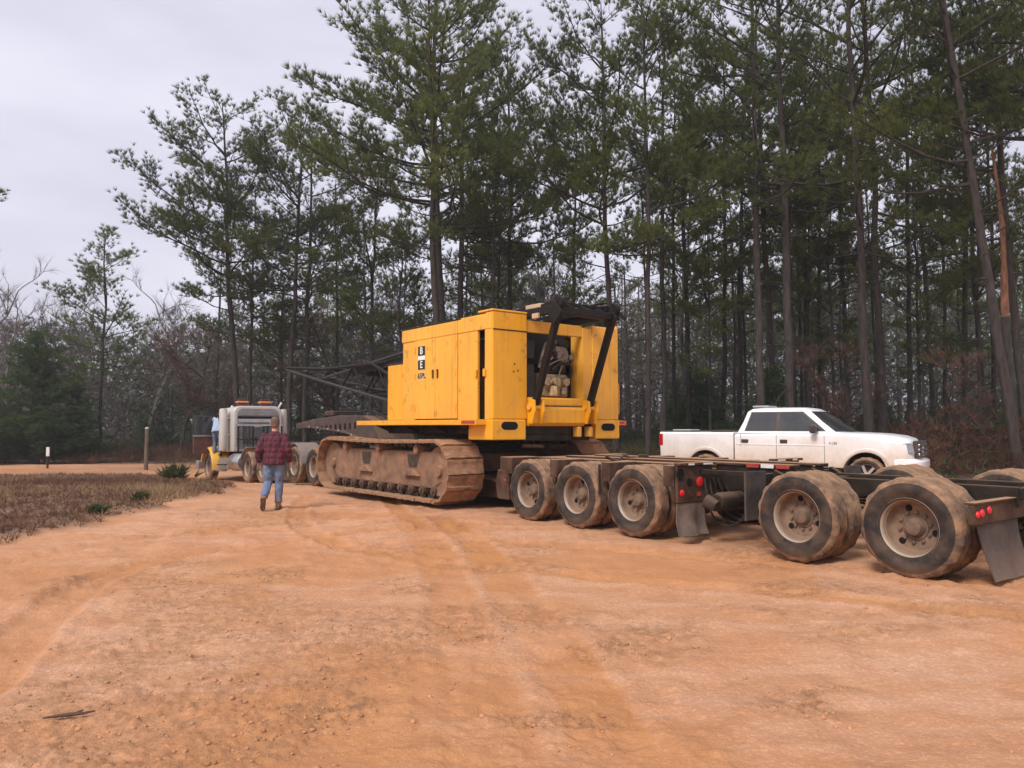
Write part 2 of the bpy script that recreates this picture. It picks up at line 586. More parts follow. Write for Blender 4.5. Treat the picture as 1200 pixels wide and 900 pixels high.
def build_ground():
    ang = np.concatenate([np.linspace(-180, -48, 34)[:-1], np.linspace(-48, 48, 560), np.linspace(48, 180, 34)[1:]])
    rad = [0.01, 0.3, 0.6, 1.2, 1.8, 2.3]
    while rad[-1] < 420:
        r = rad[-1]
        rad.append(r + min(max(r * r / 880.0, 0.006), r * 0.09))
    rad = np.array(rad)
    A, Rr = np.meshgrid(R(1) * ang, rad)
    X, Y = Rr * np.sin(A), Rr * np.cos(A)
    Z = ground_z(X, Y)
    g = grass_soft(X, Y)
    wd = woods_depth(X, Y)
    w = sstep(-0.8, 1.0, wd + fbm(X, Y, 0.5, 3) * 2.0)
    yard = (1 - w) * (1 - g)
    near = sstep(45, 12, Rr)
    # relief
    rough = 0.35 + 0.65 * sstep(-0.08, 0.16, fbm(X + 9, Y + 3, 0.55, 3))
    clod = np.maximum(0.7 * sstep(0.0, 0.22, fbm(X, Y, 0.8, 3)), churn(X, Y))
    Z = Z + fbm(X, Y, 0.35, 3) * 0.07 * near
    fine = fbm(X, Y, 2.3, 3) * 0.034 + np.maximum(fbm(X, Y, 7.0, 3), -0.12) * 0.036 * rough + np.abs(fbm(X, Y, 20.0, 3)) * 0.042 * (0.10 + clod)
    Z = Z + fine * near * (0.5 + 0.5 * yard)
    damp = 0.7 * sstep(0.03, 0.24, fbm(X + 31, Y + 77, 0.42, 4))
    for path, hw, dep, dm in RUTS:
        d, s = dist_line(X, Y, path)
        d = d + fbm(X, Y, 3.0, 2) * 0.05
        inside = sstep(hw * 1.15, hw * 0.8, d)
        berm = np.exp(-((d - hw * 1.3) / (hw * 0.28)) ** 2)
        tread = np.sign(np.sin(s * 2 * math.pi / 0.13 + np.sin(d * 40) * 0.8)) * 0.0045 * sstep(-0.1, 0.12, fbm(X + 71, Y, 0.8, 2))
        Z = Z + (-dep * inside + dep * 0.55 * berm + tread * inside) * yard * (0.6 + 0.8 * (fbm(X + 5, Y, 1.2, 2) + 0.3))
        damp = np.maximum(damp, inside * dm * (0.55 + 0.9 * (fbm(X, Y + 20, 0.9, 3) + 0.25)))
    dg, _ = dist_line(X, Y, GRASS_POLY, True)
    Z = Z + g * (0.05 + 0.05 * np.exp(-(dg / 0.9) ** 2))
    Z = Z + w * fbm(X, Y, 0.25, 3) * 0.25
    nr, na = Z.shape
    V = np.stack([X, Y, Z], -1).reshape(-1, 3)
    i = np.arange(nr - 1)[:, None] * na + np.arange(na - 1)[None, :]
    F = np.stack([i, i + 1, i + 1 + na, i + na], -1).reshape(-1, 4)
    # centre cap under the camera
    V = np.vstack([V, [[0, 0, 0]]])
    me = np_mesh('ground', V, F[:, ::-1], None, 4)
    col = np.zeros((len(V), 4), np.float32)
    col[:-1, 0] = np.maximum(w, g * 0.0).ravel()
    col[:-1, 1] = np.clip(damp, 0, 1).ravel()
    col[:-1, 2] = g.ravel()
    col[:-1, 3] = (clod * yard).ravel()
    col[-1, 3] = 0
    at = me.color_attributes.new('soil', 'FLOAT_COLOR', 'POINT')
    at.data.foreach_set('color', col.ravel())
    me.shade_smooth()
    m, nt, out = _nodes('red_dirt')
    b = nt.nodes.new('ShaderNodeBsdfPrincipled')
    nt.links.new(b.outputs[0], out.inputs['Surface'])
    tc = nt.nodes.new('ShaderNodeTexCoord')
    v = tc.outputs['Object']
    a = nt.nodes.new('ShaderNodeAttribute')
    a.attribute_name = 'soil'
    sp = nt.nodes.new('ShaderNodeSeparateColor')
    nt.links.new(a.outputs['Color'], sp.inputs[0])
    n1, n2, n3 = _noise(nt, v, 0.45, 6, 0.6), _noise(nt, v, 3.2, 6, 0.65), _noise(nt, v, 34, 5, 0.7)
    mp = nt.nodes.new('ShaderNodeMapping')
    mp.inputs['Rotation'].default_value = (0, 0, R(20))
    mp.inputs['Scale'].default_value = (0.35, 2.2, 1)
    nt.links.new(v, mp.inputs['Vector'])
    n4 = _noise(nt, mp.outputs[0], 1.2, 6, 0.65)
    c = _mix(nt, _ramp(nt, n1, 0.36, 0.64), (0.595, 0.282, 0.135), (0.660, 0.355, 0.202))
    c = _mix(nt, _ramp(nt, n4, 0.45, 0.75), c, (0.72, 0.42, 0.27))
    c = _mix(nt, _math(nt, 'MULTIPLY', _ramp(nt, n2, 0.48, 0.68), 0.55), c, (0.46, 0.205, 0.092))
    c = _mix(nt, _math(nt, 'MULTIPLY', _ramp(nt, n3, 0.56, 0.70), 0.38), c, (0.66, 0.42, 0.27))
    c = _mix(nt, _math(nt, 'MULTIPLY', _ramp(nt, n3, 0.45, 0.33), 0.3), c, (0.28, 0.128, 0.060))
    c = _mix(nt, _math(nt, 'MULTIPLY', sp.outputs['Green'], 0.75), c, _mix(nt, n2, (0.56, 0.225, 0.050), (0.42, 0.180, 0.068)))
    cl = _math(nt, 'MULTIPLY', a.outputs['Alpha'], _ramp(nt, _noise(nt, v, 9, 6, 0.75), 0.42, 0.62))
    c = _mix(nt, _math(nt, 'MULTIPLY', cl, 0.9), c, _mix(nt, n3, (0.17, 0.080, 0.036), (0.40, 0.205, 0.100)))
    lit = _mix(nt, _ramp(nt, _noise(nt, v, 1.4, 7, 0.7), 0.35, 0.65), (0.060, 0.034, 0.022), (0.135, 0.070, 0.040))
    c = _mix(nt, sp.outputs['Red'], c, lit)
    thatch = _mix(nt, _ramp(nt, _noise(nt, v, 2.6, 7, 0.7), 0.35, 0.65), (0.10, 0.058, 0.040), (0.27, 0.165, 0.092))
    c = _mix(nt, sp.outputs['Blue'], c, thatch)
    nt.links.new(c, b.inputs['Base Color'])
    rg = _math(nt, 'SUBTRACT', 0.95, _math(nt, 'MULTIPLY', sp.outputs['Green'], 0.28))
    nt.links.new(rg, b.inputs['Roughness'])
    b.inputs['Specular IOR Level'].default_value = 0.3
    bp = nt.nodes.new('ShaderNodeBump')
    bp.inputs['Strength'].default_value = 0.8
    bp.inputs['Distance'].default_value = 0.035
    h = _math(nt, 'ADD', _math(nt, 'MULTIPLY', _noise(nt, v, 14, 8, 0.7), 0.8), _math(nt, 'MULTIPLY', _noise(nt, v, 70, 4, 0.6), 0.3))
    nt.links.new(h, bp.inputs['Height'])
    nt.links.new(bp.outputs[0], b.inputs['Normal'])
    me.materials.append(m)
    o = link('ground', me)
    o['kind'] = 'structure'
    o['label'] = 'rutted red dirt yard with wheel tracks and brown forest floor'
    # surface sampler for the small things lying on it
    return V[:-1].reshape(nr, na, 3), ang, rad

G_V, G_ANG, G_RAD = build_ground()
def surf_z(x, y):
    """height of the modelled ground surface"""
    x, y = np.asarray(x, float), np.asarray(y, float)
    a = np.degrees(np.arctan2(x, y))
    r = np.hypot(x, y)
    fi = np.interp(r, G_RAD, np.arange(len(G_RAD)))
    fj = np.interp(a, G_ANG, np.arange(len(G_ANG)))
    i = np.clip(fi.astype(int), 0, len(G_RAD) - 2)
    j = np.clip(fj.astype(int), 0, len(G_ANG) - 2)
    u, w = fi - i, fj - j
    Z = G_V[..., 2]
    return (Z[i, j] * (1 - u) * (1 - w) + Z[i + 1, j] * u * (1 - w) + Z[i, j + 1] * (1 - u) * w + Z[i + 1, j + 1] * u * w)

# ---- loose clods and gravel pressed into the dirt
def scatter_clods():
    rng = np.random.default_rng(3)
    n = 20000
    r = 3.0 + 11.0 * rng.random(n) ** 1.5
    a = R(1) * (rng.random(n) * 84 - 42)
    x, y = r * np.sin(a), r * np.cos(a)
    dens = np.maximum(sstep(0.04, 0.28, fbm(x, y, 0.8, 3)) * 0.6, churn(x, y)) + 0.04
    keep = (rng.random(n) < dens) & ~grass_mask(x, y)
    x, y = x[keep], y[keep]
    n = len(x)
    s = 0.004 + 0.015 * rng.random(n) ** 4
    ico = np.array([(0, 0, 1), (0.89, 0, .45), (.28, .85, .45), (-.72, .53, .45), (-.72, -.53, .45), (.28, -.85, .45),
                    (.72, .53, -.45), (-.28, .85, -.45), (-.89, 0, -.45), (-.28, -.85, -.45), (.72, -.53, -.45), (0, 0, -1)])
    f = np.array([(0, 1, 2), (0, 2, 3), (0, 3, 4), (0, 4, 5), (0, 5, 1), (1, 6, 2), (2, 7, 3), (3, 8, 4), (4, 9, 5), (5, 10, 1),
                  (2, 6, 7), (3, 7, 8), (4, 8, 9), (5, 9, 10), (1, 10, 6), (11, 7, 6), (11, 8, 7), (11, 9, 8), (11, 10, 9), (11, 6, 10)])
    z = surf_z(x, y)
    V = ico[None] * (1 + 0.55 * (rng.random((n, 12, 1)) - 0.5)) * s[:, None, None] * np.array([1, 1, 0.65])
    V = V * (0.7 + 0.6 * rng.random((n, 1, 3)))
    V = V + np.stack([x, y, z + s * 0.12], -1)[:, None]
    F = f[None] + (np.arange(n) * 12)[:, None, None]
    m = pmat('clod_soil', (0.40, 0.185, 0.085), 0.95, 0, 0.4, 3.0, dust=0.4, dust_col=(0.60, 0.36, 0.21))
    o = link('loose_gravel', np_mesh('loose_gravel', V.reshape(-1, 3), F.reshape(-1, 3), m))
    o['kind'] = 'stuff'
    o['label'] = 'small clods and gravel scattered over the red dirt'
    o['category'] = 'gravel'
scatter_clods()

# ================================================================== blades: needles, straw, twigs
def blades(C, D, n, length, width, spread, rng, droop=0.0, lvar=0.35):
    """n thin triangles from each centre C, spread round the direction D"""
    N = len(C)
    C = np.repeat(C, n, 0)
    D = np.repeat(D, n, 0)
    rv = rng.normal(size=(N * n, 3))
    rv /= np.linalg.norm(rv, axis=1)[:, None]
    d = D + rv * spread
    d[:, 2] -= droop
    d /= np.linalg.norm(d, axis=1)[:, None] + 1e-9
    L = length * (1 - lvar + 2 * lvar * rng.random((N * n, 1)))
    s = np.cross(d, rng.normal(size=(N * n, 3)))
    s /= np.linalg.norm(s, axis=1)[:, None] + 1e-9
    w = width * (0.7 + 0.6 * rng.random((N * n, 1)))
    return np.stack([C - s * w / 2, C + s * w / 2, C + d * L], 1).reshape(-1, 3)
def tri_faces(V):
    return np.arange(len(V), dtype=np.int32).reshape(-1, 3)

# ---- dry grass on the verge
def build_grass():
    rng = np.random.default_rng(11)
    n = 60000
    x = -6.6 - 20 * rng.random(n) ** 1.15
    y = 8.5 + 23 * rng.random(n) ** 1.2
    k = grass_mask(x, y)
    x, y = x[k], y[k]
    dge, _ = dist_line(x, y, GRASS_POLY, True)
    tone = fbm(x, y, 0.35, 4) + 0.34 * sstep(1.0, 6.0, dge) - 0.24
    dens = 0.50 + 1.0 * np.clip(tone + 0.1, 0, 1)
    k = rng.random(len(x)) < dens
    x, y, tone = x[k], y[k], tone[k]
    z = surf_z(x, y)
    C = np.stack([x, y, z - 0.01], -1)
    straw_k = tone + 0.12 * rng.normal(size=len(x)) > 0.06
    D = np.zeros_like(C)
    D[:, 2] = 1.0
    for nm, kk, L, w, sp, cols, lab in (
            ('dry_grass', straw_k, 0.22, 0.012, 0.75, [(0.17, 0.10, 0.060), (0.33, 0.215, 0.115), (0.50, 0.37, 0.21)], 'pale straw coloured dry grass on the verge beside the dirt road'),
            ('dead_weeds', ~straw_k, 0.13, 0.013, 1.0, [(0.080, 0.043, 0.033), (0.165, 0.088, 0.058), (0.26, 0.155, 0.092)], 'low reddish brown dead weeds on the near side of the verge')):
        V = blades(C[kk], D[kk], 4, L, w, sp, rng)
        o = link(nm, np_mesh(nm, V, tri_faces(V), leafmat(nm, cols, 0.8, 0.15, 0.0)))
        o['kind'] = 'stuff'
        o['label'] = lab
        o['category'] = 'grass' if nm == 'dry_grass' else 'weeds'
build_grass()

M_WEED = leafmat('weed_green', [(0.05, 0.070, 0.028), (0.085, 0.105, 0.042), (0.14, 0.145, 0.065)], 3.0, 0.25, 0.1)
def weed(px, d, size, label, n=60):
    rng = np.random.default_rng(int(px * 7))
    x = (px - 600) / F_PX * d
    C = np.zeros((n, 3))
    C[:, :2] = rng.normal(size=(n, 2)) * size * 0.28
    C[:, 2] = rng.random(n) * size * 0.45
    D = np.stack([C[:, 0] * 1.5 / size, C[:, 1] * 1.5 / size, np.ones(n)], -1)
    V = blades(C, D, 7, size * 0.5, size * 0.10, 0.8, rng)
    o = link('weed_clump', np_mesh('weed_clump', V, tri_faces(V), M_WEED), None, (x, d, float(surf_z(x, d))))
    tag(o, label, 'weed', 'green weeds on the verge')
weed(117, 13.2, 0.22, 'small dark green weed clump near the dirt edge of the verge')
weed(168, 15.6, 0.24, 'green weed clump on the verge between the dirt edge and the post')
weed(208, 27.5, 0.75, 'taller leafy green bush on the verge just left of the truck')

# ---- fence posts by the far road
def far_posts():
    wood = pmat('weathered_post', (0.17, 0.125, 0.085), 0.9, 0, 0.3, 6, bump=0.4)
    white = pmat('white_marker_paint', (0.75, 0.75, 0.72), 0.5)
    dark = pmat('dark_post', (0.03, 0.028, 0.025), 0.8)
    x, y = (173 - 600) / F_PX * 35.5, 35.5
    t = thing('fence_post', 'weathered wooden gate post standing at the end of the far dirt road', 'post', (x, y, gz(x, y) - 0.05))
    b = MB().lathe([(0.095, -0.1), (0.09, 0.6), (0.082, 1.3), (0.085, 1.9), (0.06, 1.93)], (0, 0, 0), 12, 'z')
    b.build('post_shaft', wood, t, smooth=40)
    MB().lathe([(0.05, 1.92), (0.085, 1.95), (0.085, 1.99), (0.03, 2.02)], (0, 0, 0), 10, 'z').build('post_cap', white, t, smooth=40)
    x, y = (58 - 600) / F_PX * 37, 37
    t = thing('marker_post', 'thin dark marker post with a white top beside the far dirt road', 'post', (x, y, gz(x, y) - 0.05))
    MB().bar((0, 0, -0.1), (0, 0, 0.62), 0.12, 0.05).build('post_shaft', dark, t, 0.008)
    MB().bb(-0.075, 0.075, -0.03, 0.03, 0.621, 1.06).build('white_plate', white, t, 0.01)
    x, y = (98 - 600) / F_PX * 46, 46
    t = thing('marker_stake', 'small pale survey stake at the foot of the woods behind the far road', 'post', (x, y, gz(x, y) - 0.05))
    MB().bar((0, 0, -0.1), (0, 0, 0.8), 0.05, 0.03).build('stake', wood, t, 0.005)
    MB().bb(-0.04, 0.04, -0.025, 0.025, 0.80, 0.98).build('stake_top', white, t, 0.005)
far_posts()

# ---- stick in the foreground
def stick():
    d = 1413 / 332.0
    x = (92 - 600) / F_PX * d
    p = [(-0.13, -0.02), (-0.06, 0.0), (0.0, 0.012), (0.07, 0.02), (0.12, 0.045)]
    z = float(surf_z(x, d)) + 0.012
    b = MB().tube([(a, c, 0.004 * i) for i, (a, c) in enumerate(p)], [0.004, 0.009, 0.011, 0.008, 0.004], 8)
    b.tube([(0.02, 0.014, 0.01), (0.05, 0.05, 0.018)], [0.008, 0.004], 6)
    o = b.build('broken_stick', pmat('stick_wood', (0.10, 0.06, 0.04), 0.9, bump=0.5), None, smooth=50)
    o.location = (x, d, z)
    tag(o, 'dark broken stick lying on the dirt in the left foreground', 'stick')
stick()

# ================================================================== trees
M_BARK = barkmat('pine_bark', (0.050, 0.037, 0.032), (0.017, 0.0135, 0.0125))
M_BARK2 = barkmat('dark_pine_bark', (0.060, 0.046, 0.041), (0.020, 0.016, 0.015))
M_RED = barkmat('peeled_pine_bark', (0.34, 0.145, 0.075), (0.09, 0.040, 0.024))
M_GREY = barkmat('hardwood_bark', (0.26, 0.23, 0.215), (0.11, 0.095, 0.088))
M_NEEDLE = leafmat('pine_needles', [(0.085, 0.112, 0.046), (0.135, 0.165, 0.052), (0.200, 0.225, 0.058)], 0.30, 0.50, 0.2)
M_CEDAR = leafmat('cedar_foliage', [(0.046, 0.072, 0.034), (0.070, 0.104, 0.042), (0.105, 0.138, 0.046)], 0.8, 0.40, 0.2)

class TM:
    """limbs collected in numpy, for trunks and branches"""
    def __init__(s):
        s.V, s.F, s.n = [], [], 0
    def path(s, P, rad, k=6):
        P = np.asarray(P, float)
        n = len(P)
        T = np.gradient(P, axis=0)
        T /= np.linalg.norm(T, axis=1)[:, None] + 1e-9
        ref = np.array([1.0, 0, 0]) if abs(T[0][2]) > 0.8 else np.array([0, 0, 1.0])
        S = np.cross(T, ref)
        S /= np.linalg.norm(S, axis=1)[:, None] + 1e-9
        U = np.cross(S, T)
        a = 2 * np.pi * np.arange(k) / k
        ring = P[:, None] + (np.cos(a)[None, :, None] * S[:, None] + np.sin(a)[None, :, None] * U[:, None]) * np.asarray(rad)[:, None, None]
        i = np.arange(n - 1)[:, None] * k + np.arange(k)[None]
        j = np.arange(n - 1)[:, None] * k + (np.arange(k)[None] + 1) % k
        s.F.append((np.stack([i, j, j + k, i + k], -1).reshape(-1, 4)) + s.n)
        s.V.append(ring.reshape(-1, 3))
        s.n += n * k
    def mesh(s, name, mat):
        me = np_mesh(name, np.vstack(s.V), np.vstack(s.F), mat, 4)
        me.shade_smooth()
        return me

def unit(v):
    return v / (np.linalg.norm(v) + 1e-9)

def pine_meshes(seed, H, r0, cb, rmax, needles=25, tuft=0.22, dens=1.0, lean=0.0, k=10, mat=None, shape=0.7, twin=False):
    rng = np.random.default_rng(seed)
    t = TM()
    la = rng.random() * 6.28
    zs = np.linspace(-0.3, H, 16)
    f = np.clip(zs / H, 0, 1)
    wx = lean * f * H * math.cos(la) * 0.5 + np.cumsum(rng.normal(size=16)) * 0.035
    wy = lean * f * H * math.sin(la) * 0.5 + np.cumsum(rng.normal(size=16)) * 0.035
    wx, wy = wx - wx[1], wy - wy[1]
    rad = 0.58 * r0 * (1 - f) ** 0.75 * (1 + 0.35 * np.exp(-np.maximum(zs, 0) / 0.5)) + 0.018
    t.path(np.stack([wx, wy, zs], -1), rad, k)
    def axis(z):
        return np.array([np.interp(z, zs, wx), np.interp(z, zs, wy), z])
    TC, TD = [], []
    def tufts_along(P, f0, step):
        seg = np.linalg.norm(np.diff(P, axis=0), axis=1)
        L = seg.sum()
        cum = np.concatenate([[0], np.cumsum(seg)])
        m = max(1, int(L * (1 - f0) / step))
        for q in np.linspace(f0, 1, m + 1)[1:] * L:
            p = np.array([np.interp(q, cum, P[:, c]) for c in range(3)])
            i = min(int(np.searchsorted(cum, q)), len(P) - 1)
            d = unit(P[i] - P[i - 1])
            for h in range(3):
                off = rng.normal(size=3) * np.array([0.17, 0.17, 0.11]) * (0.15 if h == 0 else 1.0)
                TC.append(p + off)
                TD.append(unit(d * 0.6 + off * 2.0 + np.array([0, 0, 0.85])))
    def limb(p, az, el, L, r, subs):
        n = 6
        P = [p]
        e = el
        a = az
        for i in range(n):
            e = e + (R(65) - e) * 0.10 + rng.normal() * 0.10
            a = a + rng.normal() * 0.13
            d = np.array([math.cos(a) * math.cos(e), math.sin(a) * math.cos(e), math.sin(e)])
            P.append(P[-1] + d * L / n)
        P = np.array(P)
        t.path(P, np.linspace(r, max(0.008, r * 0.22), n + 1), 5 if subs else 4)
        if subs:
            ns = max(4, int(L * 3.6 * dens))
            for q in np.linspace(0.26, 0.96, ns):
                i = min(int(q * n), n - 1)
                pp = P[i] + (P[i + 1] - P[i]) * (q * n - i)
                side = 1 if rng.random() < 0.5 else -1
                sl = (0.30 + 0.34 * L * (1 - q) ** 0.8) * rng.uniform(0.6, 1.25)
                limb(pp, a + side * R(rng.uniform(28, 75)), R(rng.uniform(-8, 42)), sl, max(0.007, r * 0.30 * (1 - q * 0.6)), False)
            tufts_along(P, 0.62, 0.19)
        else:
            tufts_along(P, 0.40, 0.15 / dens)
    z = cb * H
    while z < H * 0.975:
        u = (z - cb * H) / (H * (1 - cb))
        L = rmax * (1 - u) ** shape * (0.62 + 0.5 * min(1, u / 0.25)) + 0.35
        for b in range(rng.integers(2, 4)):
            Lb = L * rng.uniform(0.42, 1.22)
            el = R(-8 + 58 * u ** 0.8 + rng.normal() * 9)
            limb(axis(z + rng.uniform(-0.15, 0.15)), rng.random() * 6.283, el, Lb, max(0.012, min(0.055, Lb * 0.0125)), True)
        z += rng.uniform(0.45, 0.98) * (0.75 + 0.25 * H / 18) / dens ** 0.5
    limb(axis(H * 0.965), 0, R(85), 0.7, 0.02, True)
    for q in range(10):          # dead stubs under the crown
        zz = H * rng.uniform(0.12, cb + 0.06)
        az = rng.random() * 6.283
        L = rng.uniform(0.3, 1.9)
        P = [axis(zz)]
        e = R(rng.uniform(-10, 25))
        for i in range(4):
            e += rng.normal() * 0.2
            P.append(P[-1] + np.array([math.cos(az) * math.cos(e), math.sin(az) * math.cos(e), math.sin(e)]) * L / 4)
            az += rng.normal() * 0.15
        t.path(np.array(P), np.linspace(0.024, 0.006, 5), 4)
    C, D = np.array(TC), np.array(TD)
    V = blades(C, D, needles, tuft, tuft * 0.075, 0.60, rng)
    return t.mesh('trunk', mat or M_BARK), np_mesh('crown', V, tri_faces(V), M_NEEDLE)

def cedar_meshes(seed, H, rmax, needles=9):
    rng = np.random.default_rng(seed)
    t = TM()
    zs = np.linspace(-0.2, H, 8)
    t.path(np.stack([zs * 0, zs * 0, zs], -1), 0.03 * H * (1 - np.clip(zs / H, 0, 1)) ** 0.8 + 0.01, 8)
    C, D = [], []
    for q in range(int(150 * H / 5)):
        u = rng.random() ** 1.4
        z = H * (0.03 + 0.95 * u)
        L = rmax * (1 - u) ** 0.75 * rng.uniform(0.6, 1.1) + 0.12
        az = rng.random() * 6.283
        e = R(rng.uniform(0, 30) + 25 * u)
        d = np.array([math.cos(az) * math.cos(e), math.sin(az) * math.cos(e), math.sin(e)])
        p0 = np.array([0, 0, z])
        t.path(np.array([p0, p0 + d * L * 0.5, p0 + d * L]), [0.02, 0.012, 0.004], 4)
        m = int(L / 0.075) + 2
        for s in np.linspace(0.2, 1, m):
            C.append(p0 + d * L * s + rng.normal(size=3) * 0.10 * (0.4 + s))
            D.append(unit(d + np.array([0, 0, 0.3])))
    V = blades(np.array(C), np.array(D), needles, 0.22, 0.028, 0.9, rng)
    return t.mesh('trunk', M_BARK2), np_mesh('crown', V, tri_faces(V), M_CEDAR)

def bare_meshes(seed, H, spread=0.5, mat=None, twigmat=None):
    rng = np.random.default_rng(seed)
    t = TM()
    C, D = [], []
    def grow(p, d, L, r, lev):
        n = 5
        P = [p]
        for i in range(n):
            d = unit(d + rng.normal(size=3) * 0.13 + np.array([0, 0, 0.05]))
            P.append(P[-1] + d * L / n)
        t.path(np.array(P), np.linspace(r, r * 0.5, n + 1), (8, 6, 4, 3, 3)[lev])
        if lev >= 3:
            for q in range(5):
                C.append(P[rng.integers(1, n + 1)])
                D.append(d)
            return
        m = (7, 6, 6)[lev]
        for q in range(m):
            i = rng.integers(2, n + 1) if lev else rng.integers(2, n + 1)
            ax = rng.normal(size=3)
            dd = unit(d + unit(ax) * (0.75 + spread * 0.5) + np.array([0, 0, 0.25]))
            grow(P[i], dd, L * rng.uniform(0.36, 0.58), r * (0.55 if lev else 0.42), lev + 1)
    grow(np.array([0, 0, -0.2]), np.array([0, 0, 1.0]), H * 0.58, H * 0.0125, 0)
    V = blades(np.array(C), np.array(D), 3, H * 0.055, 0.012, 0.6, rng)
    return t.mesh('trunk', mat or M_GREY), np_mesh('crown', V, tri_faces(V), twigmat or M_TWIG)
M_TWIG = leafmat('bare_twigs', [(0.13, 0.105, 0.098), (0.20, 0.165, 0.155), (0.26, 0.22, 0.21)], 0.4, 0.0, 0.15)
M_TWIGR = leafmat('russet_twigs', [(0.10, 0.055, 0.042), (0.16, 0.085, 0.062), (0.20, 0.125, 0.095)], 0.4, 0.0, 0.15)

PINES = [pine_meshes(101, 19.0, 0.22, 0.42, 4.9, lean=0.03, shape=0.55),
         pine_meshes(102, 20.5, 0.22, 0.37, 4.8, shape=0.6, dens=0.70),
         pine_meshes(103, 18.0, 0.20, 0.46, 4.6, lean=0.02, shape=0.5),
         pine_meshes(104, 22.0, 0.24, 0.33, 5.2, shape=0.55, dens=0.66),
         pine_meshes(105, 16.0, 0.15, 0.44, 3.4, lean=0.04, shape=0.55),
         pine_meshes(106, 21.0, 0.24, 0.40, 4.4, mat=M_BARK2, shape=0.55, dens=0.70),
         pine_meshes(107, 13.0, 0.12, 0.32, 2.9, shape=0.6),
         pine_meshes(108, 18.0, 0.17, 0.62, 2.8, lean=0.03, shape=0.5, mat=M_BARK2),
         pine_meshes(109, 17.0, 0.15, 0.57, 2.5, lean=0.05, shape=0.6, mat=M_BARK2)]
PINE_H = [19.0, 20.5, 18.0, 22.0, 16.0, 21.0, 13.0, 18.0, 17.0]
CEDARS = [cedar_meshes(201, 5.6, 2.1), cedar_meshes(202, 4.6, 1.5)]
BARES = [bare_meshes(301, 11.0), bare_meshes(302, 9.0, 0.7), bare_meshes(303, 7.5, 0.8, M_BARK, M_TWIGR)]

def tree(kind, meshes, px, d, scale, rz, label, group, cat='tree', tilt=0.0, wide=1.0):
    x = (px - 600) / F_PX * d
    rot = (Matrix.Rotation(tilt, 3, 'Y') @ Matrix.Rotation(rz, 3, 'Z')).to_euler()
    t = thing(kind, label, cat, (x, d, gz(x, d) - 0.03), rot, group)
    t.scale = (scale * wide, scale * wide, scale)
    link('trunk', meshes[0], t)
    link('crown', meshes[1], t)
    return t

